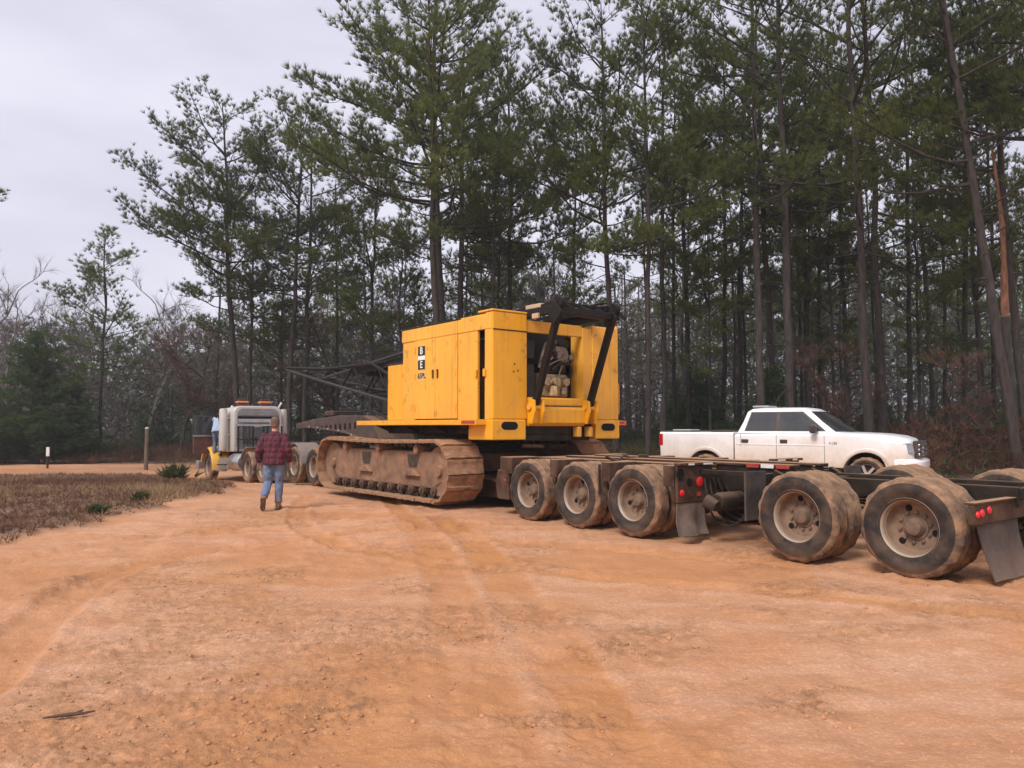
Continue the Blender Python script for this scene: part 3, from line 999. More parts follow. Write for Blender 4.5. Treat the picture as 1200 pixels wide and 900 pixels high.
# the pines that can be told apart: (variant, px at the base, distance, height, turn, tilt, label)
EDGE = [
    (6, 117, 45.5, 13.6, 0.3, 0.0, 'slender pine standing alone behind the far road at the left'),
    (0, 283, 41.0, 19.6, 4.3, -0.05, 'leaning tall pine above the truck with an open crown reaching left'),
    (4, 290, 43.0, 15.5, 2.2, -0.01, 'thin pine close behind the leaning pine above the truck'),
    (2, 338, 40.0, 18.4, 4.0, 0.0, 'pine right of the leaning pine, crown top split against the sky'),
    (1, 358, 42.0, 18.6, 0.6, 0.01, 'darker pine directly above the flatbed gooseneck'),
    (4, 432, 40.0, 16.5, 3.0, 0.01, 'thin pine above the crane boom'),
    (2, 512, 33.0, 20.8, 1.2, 0.0, 'first of the three close pine trunks rising behind the crane house'),
    (0, 523, 34.0, 23.4, 2.9, -0.01, 'tallest pine of the three close trunks behind the crane house'),
    (5, 537, 35.5, 20.5, 5.2, 0.01, 'right one of the three close pine trunks behind the crane house'),
    (2, 597, 36.0, 19.5, 2.0, 0.0, 'straight pine with a clear trunk right above the crane house roof'),
    (0, 722, 29.5, 18.3, 3.6, -0.01, 'tall pine at the right edge of the crane house with a long bare trunk'),
    (4, 760, 27.5, 17.5, 0.5, -0.012, 'slim dark pine between the crane and the pickup bed'),
    (1, 807, 33.0, 18.2, 2.5, -0.005, 'pine with branching limbs above the pickup bed'),
    (4, 846, 34.0, 18.5, 1.1, 0.0, 'slim pine above the pickup rear window'),
    (5, 893, 28.0, 21.5, 4.1, -0.012, 'thick reddish pine trunk above the pickup cab roof'),
    (2, 906, 31.0, 20.0, 0.2, 0.0, 'narrow pine trunk between the two thick trunks above the pickup'),
    (5, 926, 27.5, 23.0, 5.6, -0.004, 'thick dark pine trunk above the pickup windscreen'),
    (4, 992, 32.0, 18.0, 2.8, 0.0, 'thin pine above the pickup bonnet'),
    (3, 1018, 25.5, 22.5, 0.9, -0.012, 'broad grey pine trunk above the pickup headlight'),
    (1, 1034, 27.5, 21.5, 3.9, -0.02, 'dark pine trunk just right of the broad grey trunk'),
    (3, 1192, 23.0, 22.0, 1.7, -0.11, 'thick leaning pine with long limbs at the right edge of the woods'),
    (1, 1206, 25.0, 21.0, 5.0, -0.07, 'dark leaning pine at the far right beside the peeled trunk'),
    (7, 776, 31.0, 19.0, 1.3, 0.01, 'thin pine close to the slim dark pine beside the crane'),
    (8, 790, 36.0, 18.0, 2.3, -0.01, 'second thin pine above the pickup tailgate'),
    (7, 866, 36.0, 20.0, 0.3, 0.012, 'thin pine left of the thick reddish trunk'),
    (8, 944, 34.0, 19.0, 3.3, -0.012, 'thin pine just right of the thick dark trunk above the windscreen'),
    (7, 962, 37.0, 19.0, 5.3, 0.0, 'thin pine above the pickup mirror'),
    (8, 1064, 31.0, 19.5, 4.3, 0.015, 'thin pine above the pickup front bumper'),
    (7, 1092, 35.0, 19.5, 1.9, -0.01, 'thin pine standing over the tangled sapling'),
    (8, 1128, 29.0, 20.0, 2.6, 0.01, 'thin pine left of the thick leaning pine'),
    (7, 1150, 33.0, 20.0, 0.8, -0.015, 'thin pine half hidden left of the peeled trunk'),
    (8, 672, 38.0, 17.0, 2.1, 0.0, 'thin pine above the open engine bay'),
    (8, 398, 44.0, 16.0, 1.1, 0.0, 'thin pine left of the thin pine above the boom'),
    (6, 832, 31.0, 10.5, 0.9, 0.0, 'low bushy pine behind the pickup rear window'),
    (6, 978, 31.0, 11.5, 2.7, 0.0, 'low bushy pine behind the pickup windscreen'),
    (6, 1078, 28.0, 10.5, 4.2, 0.0, 'low bushy pine right of the broad grey trunk'),
    (6, 1148, 27.0, 11.5, 5.7, 0.0, 'low bushy pine in front of the thick leaning pine'),
    (6, 672, 34.0, 10.0, 1.5, 0.0, 'low bushy pine behind the crane engine bay'),
    (6, 470, 38.0, 11.5, 3.1, 0.0, 'low bushy pine above the boom foot'),
    (6, 330, 44.0, 11.0, 3.9, 0.0, 'low bushy pine above the truck cab'),
    (0, 1290, 22.0, 20.0, 2.0, 0.0, 'pine just outside the right side of the view, boughs reaching in'),
    (1, -200, 27.0, 19.5, 4.4, 0.0, 'pine at the far left whose bough tips just reach into view'),
]
for v, px, d, H, rz, tilt, lab in EDGE:
    tree('pine_tree', PINES[v], px, d, H / PINE_H[v], rz, lab, 'tall pines at the edge of the woods', tilt=tilt, wide=1.2 if px < 560 else 1.0)

# peeled, snapped trunk
def snag():
    d = 24.0
    px = 1187
    x = (px - 600) / F_PX * d
    t = thing('pine_snag', 'snapped pine pole with bright orange peeled bark at the right edge', 'tree', (x, d, gz(x, d) - 0.05), (0, -0.02, 0))
    tm = TM()
    z = np.linspace(0, 5.0, 7)
    tm.path(np.stack([0.05 * np.sin(z), 0 * z, z], -1), np.linspace(0.13, 0.115, 7), 9)
    link('trunk', tm.mesh('trunk', M_BARK), t)
    tm = TM()
    z = np.linspace(4.98, 10.4, 14)
    tm.path(np.stack([0.05 * np.sin(z) - 0.004 * (z - 5) ** 2, 0 * z, z], -1), np.linspace(0.117, 0.035, 14) * (1 + 0.22 * np.sin(z * 5.3) * np.sin(z * 2.1)), 9)
    link('peeled_trunk', tm.mesh('peeled_trunk', M_RED), t)
snag()

# cedars and bare trees one can pick out
tree('cedar_tree', CEDARS[0], 42, 42.5, 1.30, 0.0, 'dense cone shaped dark cedar at the left edge of the woods', 'cedars in the woods', wide=1.35)
tree('cedar_tree', CEDARS[1], 92, 44.0, 0.95, 2.0, 'smaller dark cedar beside the cone shaped cedar', 'cedars in the woods')
tree('cedar_tree', CEDARS[1], -12, 43.0, 1.1, 1.0, 'cedar cut by the left picture edge', 'cedars in the woods')
tree('bare_tree', BARES[0], 18, 50.0, 1.22, 0.2, 'bare grey hardwood with a wide crown against the sky at the far left', 'bare hardwoods in the woods')
tree('bare_tree', BARES[1], 62, 56.0, 1.35, 1.2, 'bare hardwood behind the dark cedars', 'bare hardwoods in the woods')
tree('bare_tree', BARES[0], 168, 52.0, 1.22, 2.9, 'pale bare hardwood between the slender pine and the leaning pine', 'bare hardwoods in the woods')
tree('bare_tree', BARES[2], 212, 47.0, 1.25, 2.2, 'russet bare hardwood behind the far road post', 'bare hardwoods in the woods')
tree('bare_tree', BARES[2], 398, 46.0, 1.35, 0.4, 'russet bare hardwood above the crane boom', 'bare hardwoods in the woods')
tree('bare_tree', BARES[1], 455, 47.0, 1.30, 3.4, 'bare hardwood left of the three close pine trunks', 'bare hardwoods in the woods')
tree('bare_tree', BARES[1], 648, 44.0, 1.35, 4.4, 'bare hardwood above the open engine bay', 'bare hardwoods in the woods')
tree('bare_tree', BARES[2], 690, 42.0, 1.15, 5.4, 'russet bare sapling right of the engine bay', 'bare hardwoods in the woods')
tree('bare_tree', BARES[2], 962, 29.0, 0.72, 1.4, 'bare russet sapling above the pickup bonnet', 'bare hardwoods in the woods')
tree('bare_tree', BARES[2], 1110, 25.0, 0.62, 3.0, 'tangled bare sapling right of the pickup', 'bare hardwoods in the woods')

# pines deep in the woods
def deep_pines():
    rng = np.random.default_rng(55)
    spots = []
    tries = 0
    while len(spots) < 62 and tries < 6000:
        tries += 1
        d = rng.uniform(30, 78)
        px = rng.uniform(-60, 1290)
        x = (px - 600) / F_PX * d
        if woods_depth(np.array([x]), np.array([d]))[0] < 3.0:
            continue
        if px < 250 and d < 52:
            continue
        if 600 < px < 705 and rng.random() < 0.75:
            continue
        if px < 130 and rng.random() < 0.6:
            continue
        if any((x - a) ** 2 + (d - b) ** 2 < 2.2 ** 2 for a, b in spots):
            continue
        spots.append((x, d))
        v = int(rng.choice([7, 8, 7, 8, 4, 6, 2]))
        H = rng.uniform(12.5, 17.5) if px > 250 else rng.uniform(8, 12)
        if px < 130:
            H = rng.uniform(7, 9.5)
        side = 'left of the crane' if px < 450 else 'behind the crane' if px < 740 else 'behind the pickup' if px < 1090 else 'at the right'
        tree('pine_tree', PINES[v], px, d, H / PINE_H[v], rng.random() * 6.28,
             'one of the many slim pines deep in the woods ' + side, 'pines deep in the woods ' + side, wide=rng.uniform(0.8, 1.1))
    for k in range(26):           # young evergreens under the pines
        for _ in range(50):
            d = rng.uniform(27, 60)
            px = rng.uniform(120, 1250)
            x = (px - 600) / F_PX * d
            if woods_depth(np.array([x]), np.array([d]))[0] > 2.5:
                break
        c = int(rng.integers(0, 2))
        side = 'left of the crane' if px < 450 else 'behind the crane' if px < 740 else 'behind the pickup' if px < 1090 else 'at the right'
        tree('young_cedar', CEDARS[c], px, d, rng.uniform(0.45, 0.95), rng.random() * 6.28,
             'one of the low young evergreens under the pines ' + side, 'young evergreens under the pines ' + side, wide=rng.uniform(0.9, 1.3))
deep_pines()

# ---- far mass of woods, brush and undergrowth
def woods_mass():
    rng = np.random.default_rng(77)
    # far wall of foliage: reads as one mass
    n = 80000
    d = rng.uniform(50, 96, n)
    px = rng.uniform(-260, 1480, n)
    x = (px - 600) / F_PX * d
    top = 7.0 + 4.2 * sstep(150, 420, px) + 6.0 * fbm(x, d * 0.3, 0.10, 3)
    z = rng.random(n) ** 0.85 * top
    z0 = ground_z(x, d)
    C = np.stack([x, d, z0 + z], -1)
    D = rng.normal(size=(n, 3)) * 0.5
    D[:, 2] += 0.4
    tone = fbm(x, z * 1.4 + d, 0.13, 3) + 0.1 * rng.normal(size=n)
    g = tone > -0.09
    for nm, kk, cols, L, w, lab in (
            ('distant_woods', g, [(0.070, 0.084, 0.056), (0.100, 0.118, 0.072), (0.130, 0.148, 0.084)], 0.60, 0.10, 'far green mass of the woods seen between the trunks'),
            ('distant_bare_woods', ~g, [(0.10, 0.082, 0.070), (0.15, 0.122, 0.106), (0.20, 0.165, 0.148)], 0.75, 0.055, 'far brown grey mass of bare branches seen between the trunks')):
        V = blades(C[kk], D[kk], 6, L, w, 1.0, rng)
        o = link(nm, np_mesh(nm, V, tri_faces(V), leafmat(nm, cols, 0.15, 0.15, 0.0)))
        o['kind'] = 'stuff'
        o['label'] = lab
        o['category'] = 'woods'
    # distant trunks inside that mass
    t = TM()
    for i in range(170):
        dd = rng.uniform(50, 95)
        pp = rng.uniform(-200, 1400)
        xx = (pp - 600) / F_PX * dd
        h = rng.uniform(8, 15) if pp > 250 else rng.uniform(5, 8)
        zz = np.linspace(0, h, 5)
        t.path(np.stack([xx + 0.3 * rng.normal() * zz / h, dd + 0 * zz, gz(xx, dd) + zz], -1), np.linspace(0.16, 0.05, 5), 5)
    o = link('distant_trunks', t.mesh('distant_trunks', M_BARK2))
    o['kind'] = 'stuff'
    o['label'] = 'far thin trunks merging into the woods'
    o['category'] = 'woods'
    # undergrowth at the edge
    n = 46000
    px = rng.uniform(-200, 1420, n)
    d = 20 + 42 * rng.random(n) ** 1.3
    x = (px - 600) / F_PX * d
    wd = woods_depth(x, d)
    k = wd > 0.0
    x, d, wd, px = x[k], d[k], wd[k], px[k]
    n = len(x)
    zg = ground_z(x, d)
    hh = (0.35 + 1.5 * np.clip(fbm(x, d, 0.22, 3) + 0.25, 0.05, 1)) * sstep(-0.5, 3.0, wd) * (1 + 0.7 * sstep(5, 11, x)) + 0.15
    tone = fbm(x + 60, d, 0.16, 3) + 0.12 * rng.normal(size=n) - 0.10 * sstep(3.5, 0, wd)
    z = rng.random(n) ** 0.8 * hh
    C = np.stack([x, d, zg + z], -1)
    D = rng.normal(size=(n, 3)) * 0.45
    D[:, 2] += 0.6
    g = tone > 0.05
    for nm, kk, cols, L, w, m, lab in (
            ('brown_brush', ~g, [(0.055, 0.030, 0.024), (0.115, 0.058, 0.040), (0.19, 0.105, 0.066)], 0.50, 0.018, 7, 'tangled reddish brown briars and dead weeds along the edge of the woods'),
            ('green_undergrowth', g, [(0.035, 0.050, 0.024), (0.060, 0.080, 0.034), (0.095, 0.115, 0.042)], 0.34, 0.055, 7, 'low dark green undergrowth beneath the pines')):
        V = blades(C[kk], D[kk], m, L, w, 0.9, rng)
        o = link(nm, np_mesh(nm, V, tri_faces(V), leafmat(nm, cols, 0.3, 0.2, 0.0)))
        o['kind'] = 'stuff'
        o['label'] = lab
        o['category'] = 'undergrowth'
woods_mass()

# ================================================================== heavy haul rig: shared frame
HEAD = R(127.7)                                        # heading of trailer, crane and truck
P0 = Vector((1.466, 14.01, 0.0))                       # under the front rear-bogie axle, on the centre line
U = Vector((math.cos(HEAD), math.sin(HEAD), 0))
LFT = Vector((-math.sin(HEAD), math.cos(HEAD), 0))

M_YEL = pmat('crane_yellow_paint', (0.84, 0.39, 0.009), 0.42, 0, 0.07, 1.3, dust=0.10, up=0.25, rust=0.45, streak=0.35, rust_col=(0.26, 0.085, 0.02), bump=0.16, bscale=3.5)
M_YELP = pmat('crane_panel_yellow', (0.88, 0.435, 0.042), 0.48, 0, 0.08, 1.1, dust=0.10, up=0.25, low=(1.55, 2.35, 0.30), dust_col=(0.42, 0.20, 0.06), rust=0.5, streak=0.5, rust_col=(0.30, 0.11, 0.03), bump=0.2, bscale=3.2)
M_SEAM = pmat('dark_seam', (0.06, 0.03, 0.012), 0.8)
M_BLK = pmat('black_steel', (0.012, 0.011, 0.011), 0.55, 0.2, 0.3, 3, dust=0.10, up=0.30, spec=0.18)
M_BLKR = pmat('rusty_black_steel', (0.040, 0.031, 0.029), 0.7, 0.1, 0.3, 3, dust=0.12, up=0.25, rust=0.4, spec=0.18)
M_GAN = pmat('gantry_black', (0.010, 0.0095, 0.010), 0.55, 0.0, 0.3, 3, dust=0.03, up=0.06, rust=0.3, rust_col=(0.03, 0.02, 0.015), spec=0.18)
M_MUD = pmat('mud_caked_steel', (0.17, 0.090, 0.052), 0.9, 0, 0.35, 3.5, dust=0.85, up=0.7, low=(0.0, 0.5, 0.6), dust_col=(0.47, 0.255, 0.13), bump=0.8, bscale=14)
M_MUDF = pmat('muddy_track_frame', (0.15, 0.085, 0.058), 0.9, 0, 0.3, 2.2, dust=0.65, up=0.8, dust_col=(0.40, 0.21, 0.105), bump=0.6, bscale=12)
M_GREASE = pmat('greasy_dark_steel', (0.030, 0.024, 0.020), 0.45, 0.4, 0.3, 6, dust=0.25)
M_ROLL = pmat('muddy_roller', (0.05, 0.034, 0.026), 0.7, 0.1, 0.3, 6, dust=0.45, up=0.5, dust_col=(0.30, 0.165, 0.09))
M_FRAME = pmat('trailer_dark_paint', (0.028, 0.013, 0.012), 0.6, 0, 0.3, 2.5, dust=0.24, up=0.92, low=(0.1, 0.6, 0.4), rust=0.4, spec=0.18)
M_NECK = pmat('gooseneck_grey_brown', (0.055, 0.042, 0.041), 0.75, 0, 0.25, 2.0, dust=0.18, up=0.45, rust=0.5, spec=0.18)
M_RUB = pmat('tyre_rubber', (0.018, 0.018, 0.019), 0.75, 0, 0.2, 3, dust=0.22, low=(-0.1, 0.2, 0.7), dust_col=(0.38, 0.225, 0.135), bump=0.12, bscale=60, spec=0.18)
M_TREAD = pmat('dusty_tread', (0.060, 0.042, 0.034), 0.92, 0, 0.2, 3, dust=0.85, up=0.6, dust_col=(0.44, 0.25, 0.135), bump=0.5, bscale=26)
M_RIM = pmat('dusty_steel_rim', (0.42, 0.36, 0.30), 0.5, 0.25, 0.2, 4, dust=0.6, up=0.5, dust_col=(0.40, 0.26, 0.165), rust=0.3)
M_DISH = pmat('muddy_wheel_dish', (0.16, 0.105, 0.072), 0.8, 0.0, 0.3, 5, dust=0.75, up=0.6, dust_col=(0.31, 0.19, 0.12), bump=0.3, bscale=30)
M_HUB = pmat('muddy_hub', (0.11, 0.075, 0.055), 0.75, 0.1, 0.3, 6, dust=0.7, up=0.6, dust_col=(0.27, 0.165, 0.105))
M_HOLE = pmat('dark_hole', (0.012, 0.010, 0.009), 0.9, spec=0.18)  # near-black colour stands in for shade inside holes, slots and wells
M_FLAP = pmat('mudflap_rubber', (0.040, 0.038, 0.038), 0.7, 0, 0.2, 2, dust=0.28, low=(-0.1, 0.6, 0.7), dust_col=(0.30, 0.20, 0.145), bump=0.15, bscale=8, spec=0.18)
M_FLAPD = pmat('muddy_mudflap', (0.085, 0.070, 0.062), 0.8, 0, 0.2, 2, dust=0.6, dust_col=(0.32, 0.22, 0.16), bump=0.15, bscale=8)
M_REDL = lampmat('red_lamp', (0.75, 0.008, 0.020))
M_RED = pmat('red_reflector', (0.36, 0.020, 0.018), 0.4, 0, 0.2, 6, dust=0.3)
M_WHT = pmat('white_reflector', (0.72, 0.68, 0.64), 0.35, 0, 0.1, 6, dust=0.2)
M_ORG = pmat('amber_reflector', (0.80, 0.16, 0.015), 0.35, 0, 0.1, 6, dust=0.1)
M_WHITEP = pmat('white_sticker', (0.80, 0.80, 0.78), 0.5)
M_BLACKP = pmat('black_sticker', (0.012, 0.012, 0.014), 0.5)
M_HOSE = pmat('black_hose', (0.013, 0.013, 0.014), 0.5, dust=0.08, spec=0.18)

def frame_thing(name, label, cat, s=0.0, z=0.0, pitch=0.0, y=0.0, group=None):
    p = P0 + U * s + LFT * y
    return thing(name, label, cat, (p.x, p.y, z), (0, pitch, HEAD), group)

# ------------------------------------------------------------------ wheels
def tyre_meshes(Rt, w, rr, rim_col=None):
    """one tyre about the y axis, outer face at y=0, going inwards; tread, sidewalls"""
    a = Rt
    prof = [(rr, -0.012), (rr + 0.02, 0.0), (rr + (a - rr) * 0.30, 0.009), (rr + (a - rr) * 0.33, 0.014), (rr + (a - rr) * 0.60, 0.015), (rr + (a - rr) * 0.63, 0.010), (a - 0.055, 0.004), (a - 0.018, -0.022),
            (a - 0.004, -0.035), (a, -0.06), (a, -w * 0.30), (a - 0.016, -w * 0.31), (a - 0.016, -w * 0.35), (a, -w * 0.36), (a, -w * 0.48),
            (a - 0.016, -w * 0.49), (a - 0.016, -w * 0.53), (a, -w * 0.54), (a, -w * 0.66), (a - 0.016, -w * 0.67), (a - 0.016, -w * 0.71), (a, -w * 0.72),
            (a, -w + 0.06), (a - 0.004, -w + 0.035), (a - 0.018, -w + 0.022), (a - 0.055, -w - 0.004), (rr + (a - rr) * 0.45, -w - 0.012), (rr + 0.02, -w), (rr, -w + 0.012)]
    lug = [0, 0, 0, 0, 0, 0, 0.0, 0.004, 0.009, 0.009] + [0] * 12 + [0.006, 0.006, 0.003, 0, 0, 0, 0]
    b = MB().lathe(prof, (0, 0, 0), 64, 'y', lug[:len(prof)], cap=False)
    me = b.mesh('tyre', M_RUB, 50)
    me.materials.append(M_TREAD)
    n = 64
    for p in me.polygons:
        ys = [me.vertices[v].co for v in p.vertices]
        r = sum(math.hypot(c.x, c.z) for c in ys) / len(ys)
        if r > a - 0.045:
            p.material_index = 1
    return me

TYRE = tyre_meshes(0.52, 0.27, 0.295)
def rim_mesh():
    b = MB().lathe([(0.312, 0.004), (0.318, -0.006), (0.300, -0.022), (0.288, -0.030), (0.282, -0.055), (0.262, -0.075), (0.254, -0.150), (0.240, -0.172), (0.120, -0.185), (0.118, -0.24)], (0, 0, 0), 48, 'y', cap=False)
    me = b.mesh('rim', M_RIM, 35)
    me.materials.append(M_DISH)
    for p in me.polygons:
        if p.center.y < -0.06:
            p.material_index = 1
    return me
def hub_mesh():
    b = MB().lathe([(0.135, -0.184), (0.132, -0.170), (0.108, -0.165), (0.092, -0.130), (0.078, -0.105), (0.060, -0.098), (0.0001, -0.096)], (0, 0, 0), 28, 'y')
    for i in range(10):
        a = 2 * math.pi * i / 10
        b.lathe([(0.019, -0.184), (0.019, -0.155), (0.010, -0.150), (0.0001, -0.150)], (0.158 * math.cos(a), 0, 0.158 * math.sin(a)), 6, 'y')
    return b.mesh('hub', M_HUB, 35)
def hole_mesh():
    return MB().lathe([(0.036, -0.184), (0.036, -0.1705), (0.0001, -0.1705)], (0.207, 0, 0), 12, 'y').mesh('hand_hole', M_HOLE, 35)
RIM, HUBM, HOLEM = rim_mesh(), hub_mesh(), hole_mesh()

def dual_wheel(parent, x, y, r=0.52, side=1, turn=0.0, dual=True):
    """y: outer face; side=+1 left of the vehicle, -1 right"""
    k = r / 0.52
    w = link('wheel', None, parent, (x, y, r - 0.015), (0, turn, 0 if side > 0 else math.pi))
    w.scale = (k, k, k)
    link('tyre', TYRE, w)
    if dual:
        link('tyre', TYRE, w, (0, -0.335, 0), (0, 0.7, 0))
    link('rim', RIM, w)
    link('hub', HUBM, w)
    for i in range(3):
        link('hand_hole', HOLEM, w, None, (0, 2 * math.pi * i / 3, 0))
    return w

# ------------------------------------------------------------------ lowboy trailer with three rear axles
def lowboy():
    t = frame_thing('lowboy_trailer', 'long dusty lowboy trailer under the yellow crane with three rear axles', 'trailer')
    rng = random.Random(5)
    for i, s in enumerate((0.0, -1.2, -2.4)):
        dual_wheel(t, s, 1.525, 0.515, 1, rng.random() * 6)
        dual_wheel(t, s, -1.525, 0.515, -1, rng.random() * 6)
        MB().tube([(s, -1.30, 0.50), (s, 1.30, 0.50)], 0.075, 12).build('axle', M_FRAME, t, smooth=40)
    for y in (0.62, -0.62):
        b = MB().prism([(1.05, 0.30), (1.05, 0.78), (0.70, 0.97), (-3.15, 0.97), (-3.15, 0.58), (0.25, 0.58), (0.55, 0.30)], y - 0.10, y + 0.10)
        b.build('main_beam', M_FRAME, t, 0.012)
    # bogie deck plates, with wheel gaps at both sides
    MB().bb(-3.10, 0.72, -0.78, 0.78, 0.975, 1.02).build('deck_plate', M_FRAME, t, 0.006)
    for y0, y1 in ((0.86, 1.46), (-1.46, -0.86)):
        for x0, x1 in ((0.52, 0.86), (-0.69, -0.51), (-1.89, -1.71), (-3.14, -2.94)):
            MB().bb(x0, x1, y0, y1, 0.74, 1.035).build('cross_member', M_FRAME, t, 0.015)
    for sy in (1, -1):
        b = MB().prism([(0.62, 0.28), (0.62, 0.80), (0.95, 0.80), (1.02, 0.55), (0.95, 0.28)], sy * 0.95, sy * 1.45)
        b.build('front_corner_box', M_FRAME, t, 0.02)
        MB().bb(0.68, 0.75, sy * 1.452, sy * 1.460, 0.61, 0.65).build('reflector', M_RED, t, 0.004)
    # rear plate with lamps behind the third axle
    for sy in (1, -1):
        b = MB().bb(-3.22, -3.17, sy * 0.72, sy * 1.48, 0.52, 1.03)
        b.bb(-3.28, -3.17, sy * 0.72, sy * 1.50, 1.035, 1.075)
        b.build('rear_plate', M_FRAME, t, 0.01)
        for y, z, r in ((1.02, 0.80, 0.070), (1.40, 0.66, 0.045)):
            MB().lathe([(r, -3.225), (r, -3.236), (r * 0.8, -3.243), (0.0001, -3.246)], (0, sy * y, z), 20, 'x').build('tail_lamp', M_REDL, t, smooth=50)
        MB().lathe([(0.055, -3.224), (0.055, -3.232), (0.0001, -3.232)], (0, sy * 1.24, 0.80), 18, 'x').build('plate_hole', M_HOLE, t)
        MB().lathe([(0.075, -3.224), (0.075, -3.232), (0.0001, -3.232)], (0, sy * 1.43, 0.92), 18, 'x').build('plate_hole', M_HOLE, t)
        MB().bb(-3.228, -3.222, sy * 1.00, sy * 1.08, 0.60, 0.66).build('reflector', M_RED, t)
        MB().bb(-3.289, -3.282, sy * 0.80, sy * 1.0, 1.04, 1.065).build('reflector', M_WHT, t)
        MB().bb(-3.289, -3.282, sy * 1.20, sy * 1.32, 1.04, 1.065).build('reflector', M_WHT, t)
        # curled mudflap
        rings = []
        for i in range(9):
            u = i / 8
            z = 0.515 - 0.44 * u
            x = -3.20 - 0.02 * u - 0.16 * max(0, u - 0.55) ** 1.3
            rings.append([(x + 0.05 * math.sin(k * 1.4) * u - 0.006, sy * (0.90 + 0.58 * k / 6), z) for k in range(7)] +
                         [(x + 0.05 * math.sin(k * 1.4) * u + 0.006, sy * (0.90 + 0.58 * k / 6), z) for k in range(6, -1, -1)])
        MB().loft(rings).build('mudflap', M_FLAPD, t, smooth=60)
    # centre spine that carries on to the booster
    for y in (0.36, -0.36):
        MB().bb(-4.25, -2.9, y - 0.09, y + 0.09, 0.66, 1.005).build('spine_beam', M_BLK, t, 0.01)
        MB().bb(-4.30, 0.2, y - 0.12, y + 0.12, 1.023, 1.055).build('spine_cap', M_FRAME, t, 0.006)
        for k in range(3):
            x = -3.62 - 0.235 * k
            yo = y + math.copysign(0.122, y)
            MB().bb(x - 0.2, x, yo, yo + math.copysign(0.006, y), 1.002, 1.056).build('reflector_tape', (M_RED, M_WHT)[k % 2], t)
    MB().bb(-4.20, -4.10, -0.95, 0.95, 0.70, 0.95).build('end_beam', M_BLK, t, 0.01)
    for y in (-0.7, -0.2, 0.25, 0.7):
        MB().bar((-4.18, y, 0.93), (-4.62, y * 0.9, 0.70), 0.07, 0.16).build('hinge_arm', M_BLK, t, 0.008)
    for sy in (1, -1):
        MB().bb(-4.27, -4.24, sy * 0.98, sy * 1.42, 0.38, 1.0).build('splash_panel', M_FLAP, t, 0.01)
        MB().bb(-4.235, -3.22, sy * 0.95, sy * 1.0, 0.90, 0.97).build('panel_rail', M_BLK, t, 0.008)
    # air tank, valves and hoses under the back end
    MB().lathe([(0.0001, -0.30), (0.10, -0.28), (0.13, -0.22), (0.13, 0.22), (0.10, 0.28), (0.0001, 0.30)], (-3.6, 0.85, 0.55), 20, 'y').build('air_tank', M_BLK, t, smooth=40)
    for k in range(5):
        y = 0.5 + 0.12 * k
        pts = [(-3.2 - 0.02 * k, y, 0.85), (-3.45, y + 0.05, 0.55 - 0.05 * k), (-3.75, y, 0.36 - 0.03 * k), (-4.1, y - 0.05, 0.55), (-4.4, y * 0.7, 0.75)]
        MB().tube(smooth3(pts), 0.016, 6).build('air_hose', M_HOSE, t, smooth=60)
    MB().bb(-3.75, -3.45, 0.35, 0.62, 0.42, 0.62).build('brake_valve', M_BLKR, t, 0.02)
    MB().tube([(-3.5, 1.22, 0.56), (-3.66, 1.20, 0.50)], [0.10, 0.075], 14).build('brake_chamber', M_BLKR, t, smooth=40)
    # load chain bundled on the deck
    pts = [(-1.3 + 0.05 * math.sin(k * 2.1), 0.95 - 0.12 * k, 1.06 + 0.035 * math.cos(k * 1.7)) for k in range(9)]
    MB().tube(smooth3(pts), 0.022, 6).build('load_chain', M_BLKR, t, smooth=60)
    MB().bar((-1.72, 1.50, 1.00), (-1.72, 1.50, 0.55), 0.05, 0.012, (1, 0, 0)).build('tie_down_strap', M_BLKR, t)
    # low centre deck between the crane tracks
    for y in (0.72, 0.24, -0.24, -0.72):
        MB().bb(0.95, 7.0, y - 0.09, y + 0.09, 0.20, 0.50).build('deck_beam', M_FRAME, t, 0.01)
    MB().bb(0.97, 7.0, -0.95, 0.95, 0.505, 0.55).build('deck_floor', M_FRAME, t, 0.006)
    # gooseneck rising over the jeep
    prof = [(6.6, 0.20), (6.6, 0.56), (7.1, 1.16), (7.55, 1.72), (8.1, 1.86), (9.6, 1.88), (11.6, 1.76), (12.6, 1.66), (12.6, 1.50), (11.2, 1.52),
            (9.2, 1.40), (8.2, 1.20), (7.65, 0.90), (7.25, 0.20)]
    MB().prism(prof, -0.52, 0.52).build('gooseneck', M_NECK, t, 0.02)
    for sy in (1, -1):
        for k in range(12):
            x = 8.5 + 0.30 * k
            zt = 1.68 - 0.012 * k
            MB().bb(x, x + 0.10, sy * 0.522, sy * 0.530, zt - 0.16, zt).build('neck_slot', M_HOLE, t)
        pts = [(8.3, 1.285), (9.2, 1.43), (10.2, 1.49), (11.3, 1.545)]
        for (xa, za), (xb, zb) in zip(pts[:-1], pts[1:]):
            MB().bar((xa, sy * 0.54, za), (xb, sy * 0.54, zb), 0.06, 0.05).build('neck_flange', M_WHT if False else M_NECK, t, 0.006)
        for x, z in ((8.6, 1.36), (9.4, 1.47), (10.1, 1.51), (10.8, 1.55), (11.4, 1.57)):
            MB().bb(x, x + 0.10, sy * 0.572, sy * 0.580, z - 0.02, z + 0.02).build('neck_reflector', M_RIM, t)
    MB().tube(smooth3([(6.9, 0.4, 1.75), (8.0, 0.3, 1.98), (9.2, 0.2, 1.97), (10.4, 0.25, 1.99), (11.2, 0.1, 1.90)]), 0.03, 7).build('air_hose', M_HOSE, t, smooth=60)
    MB().bb(10.3, 10.9, -0.35, 0.35, 1.885, 2.02).build('pump_box', M_NECK, t, 0.02)
    return t

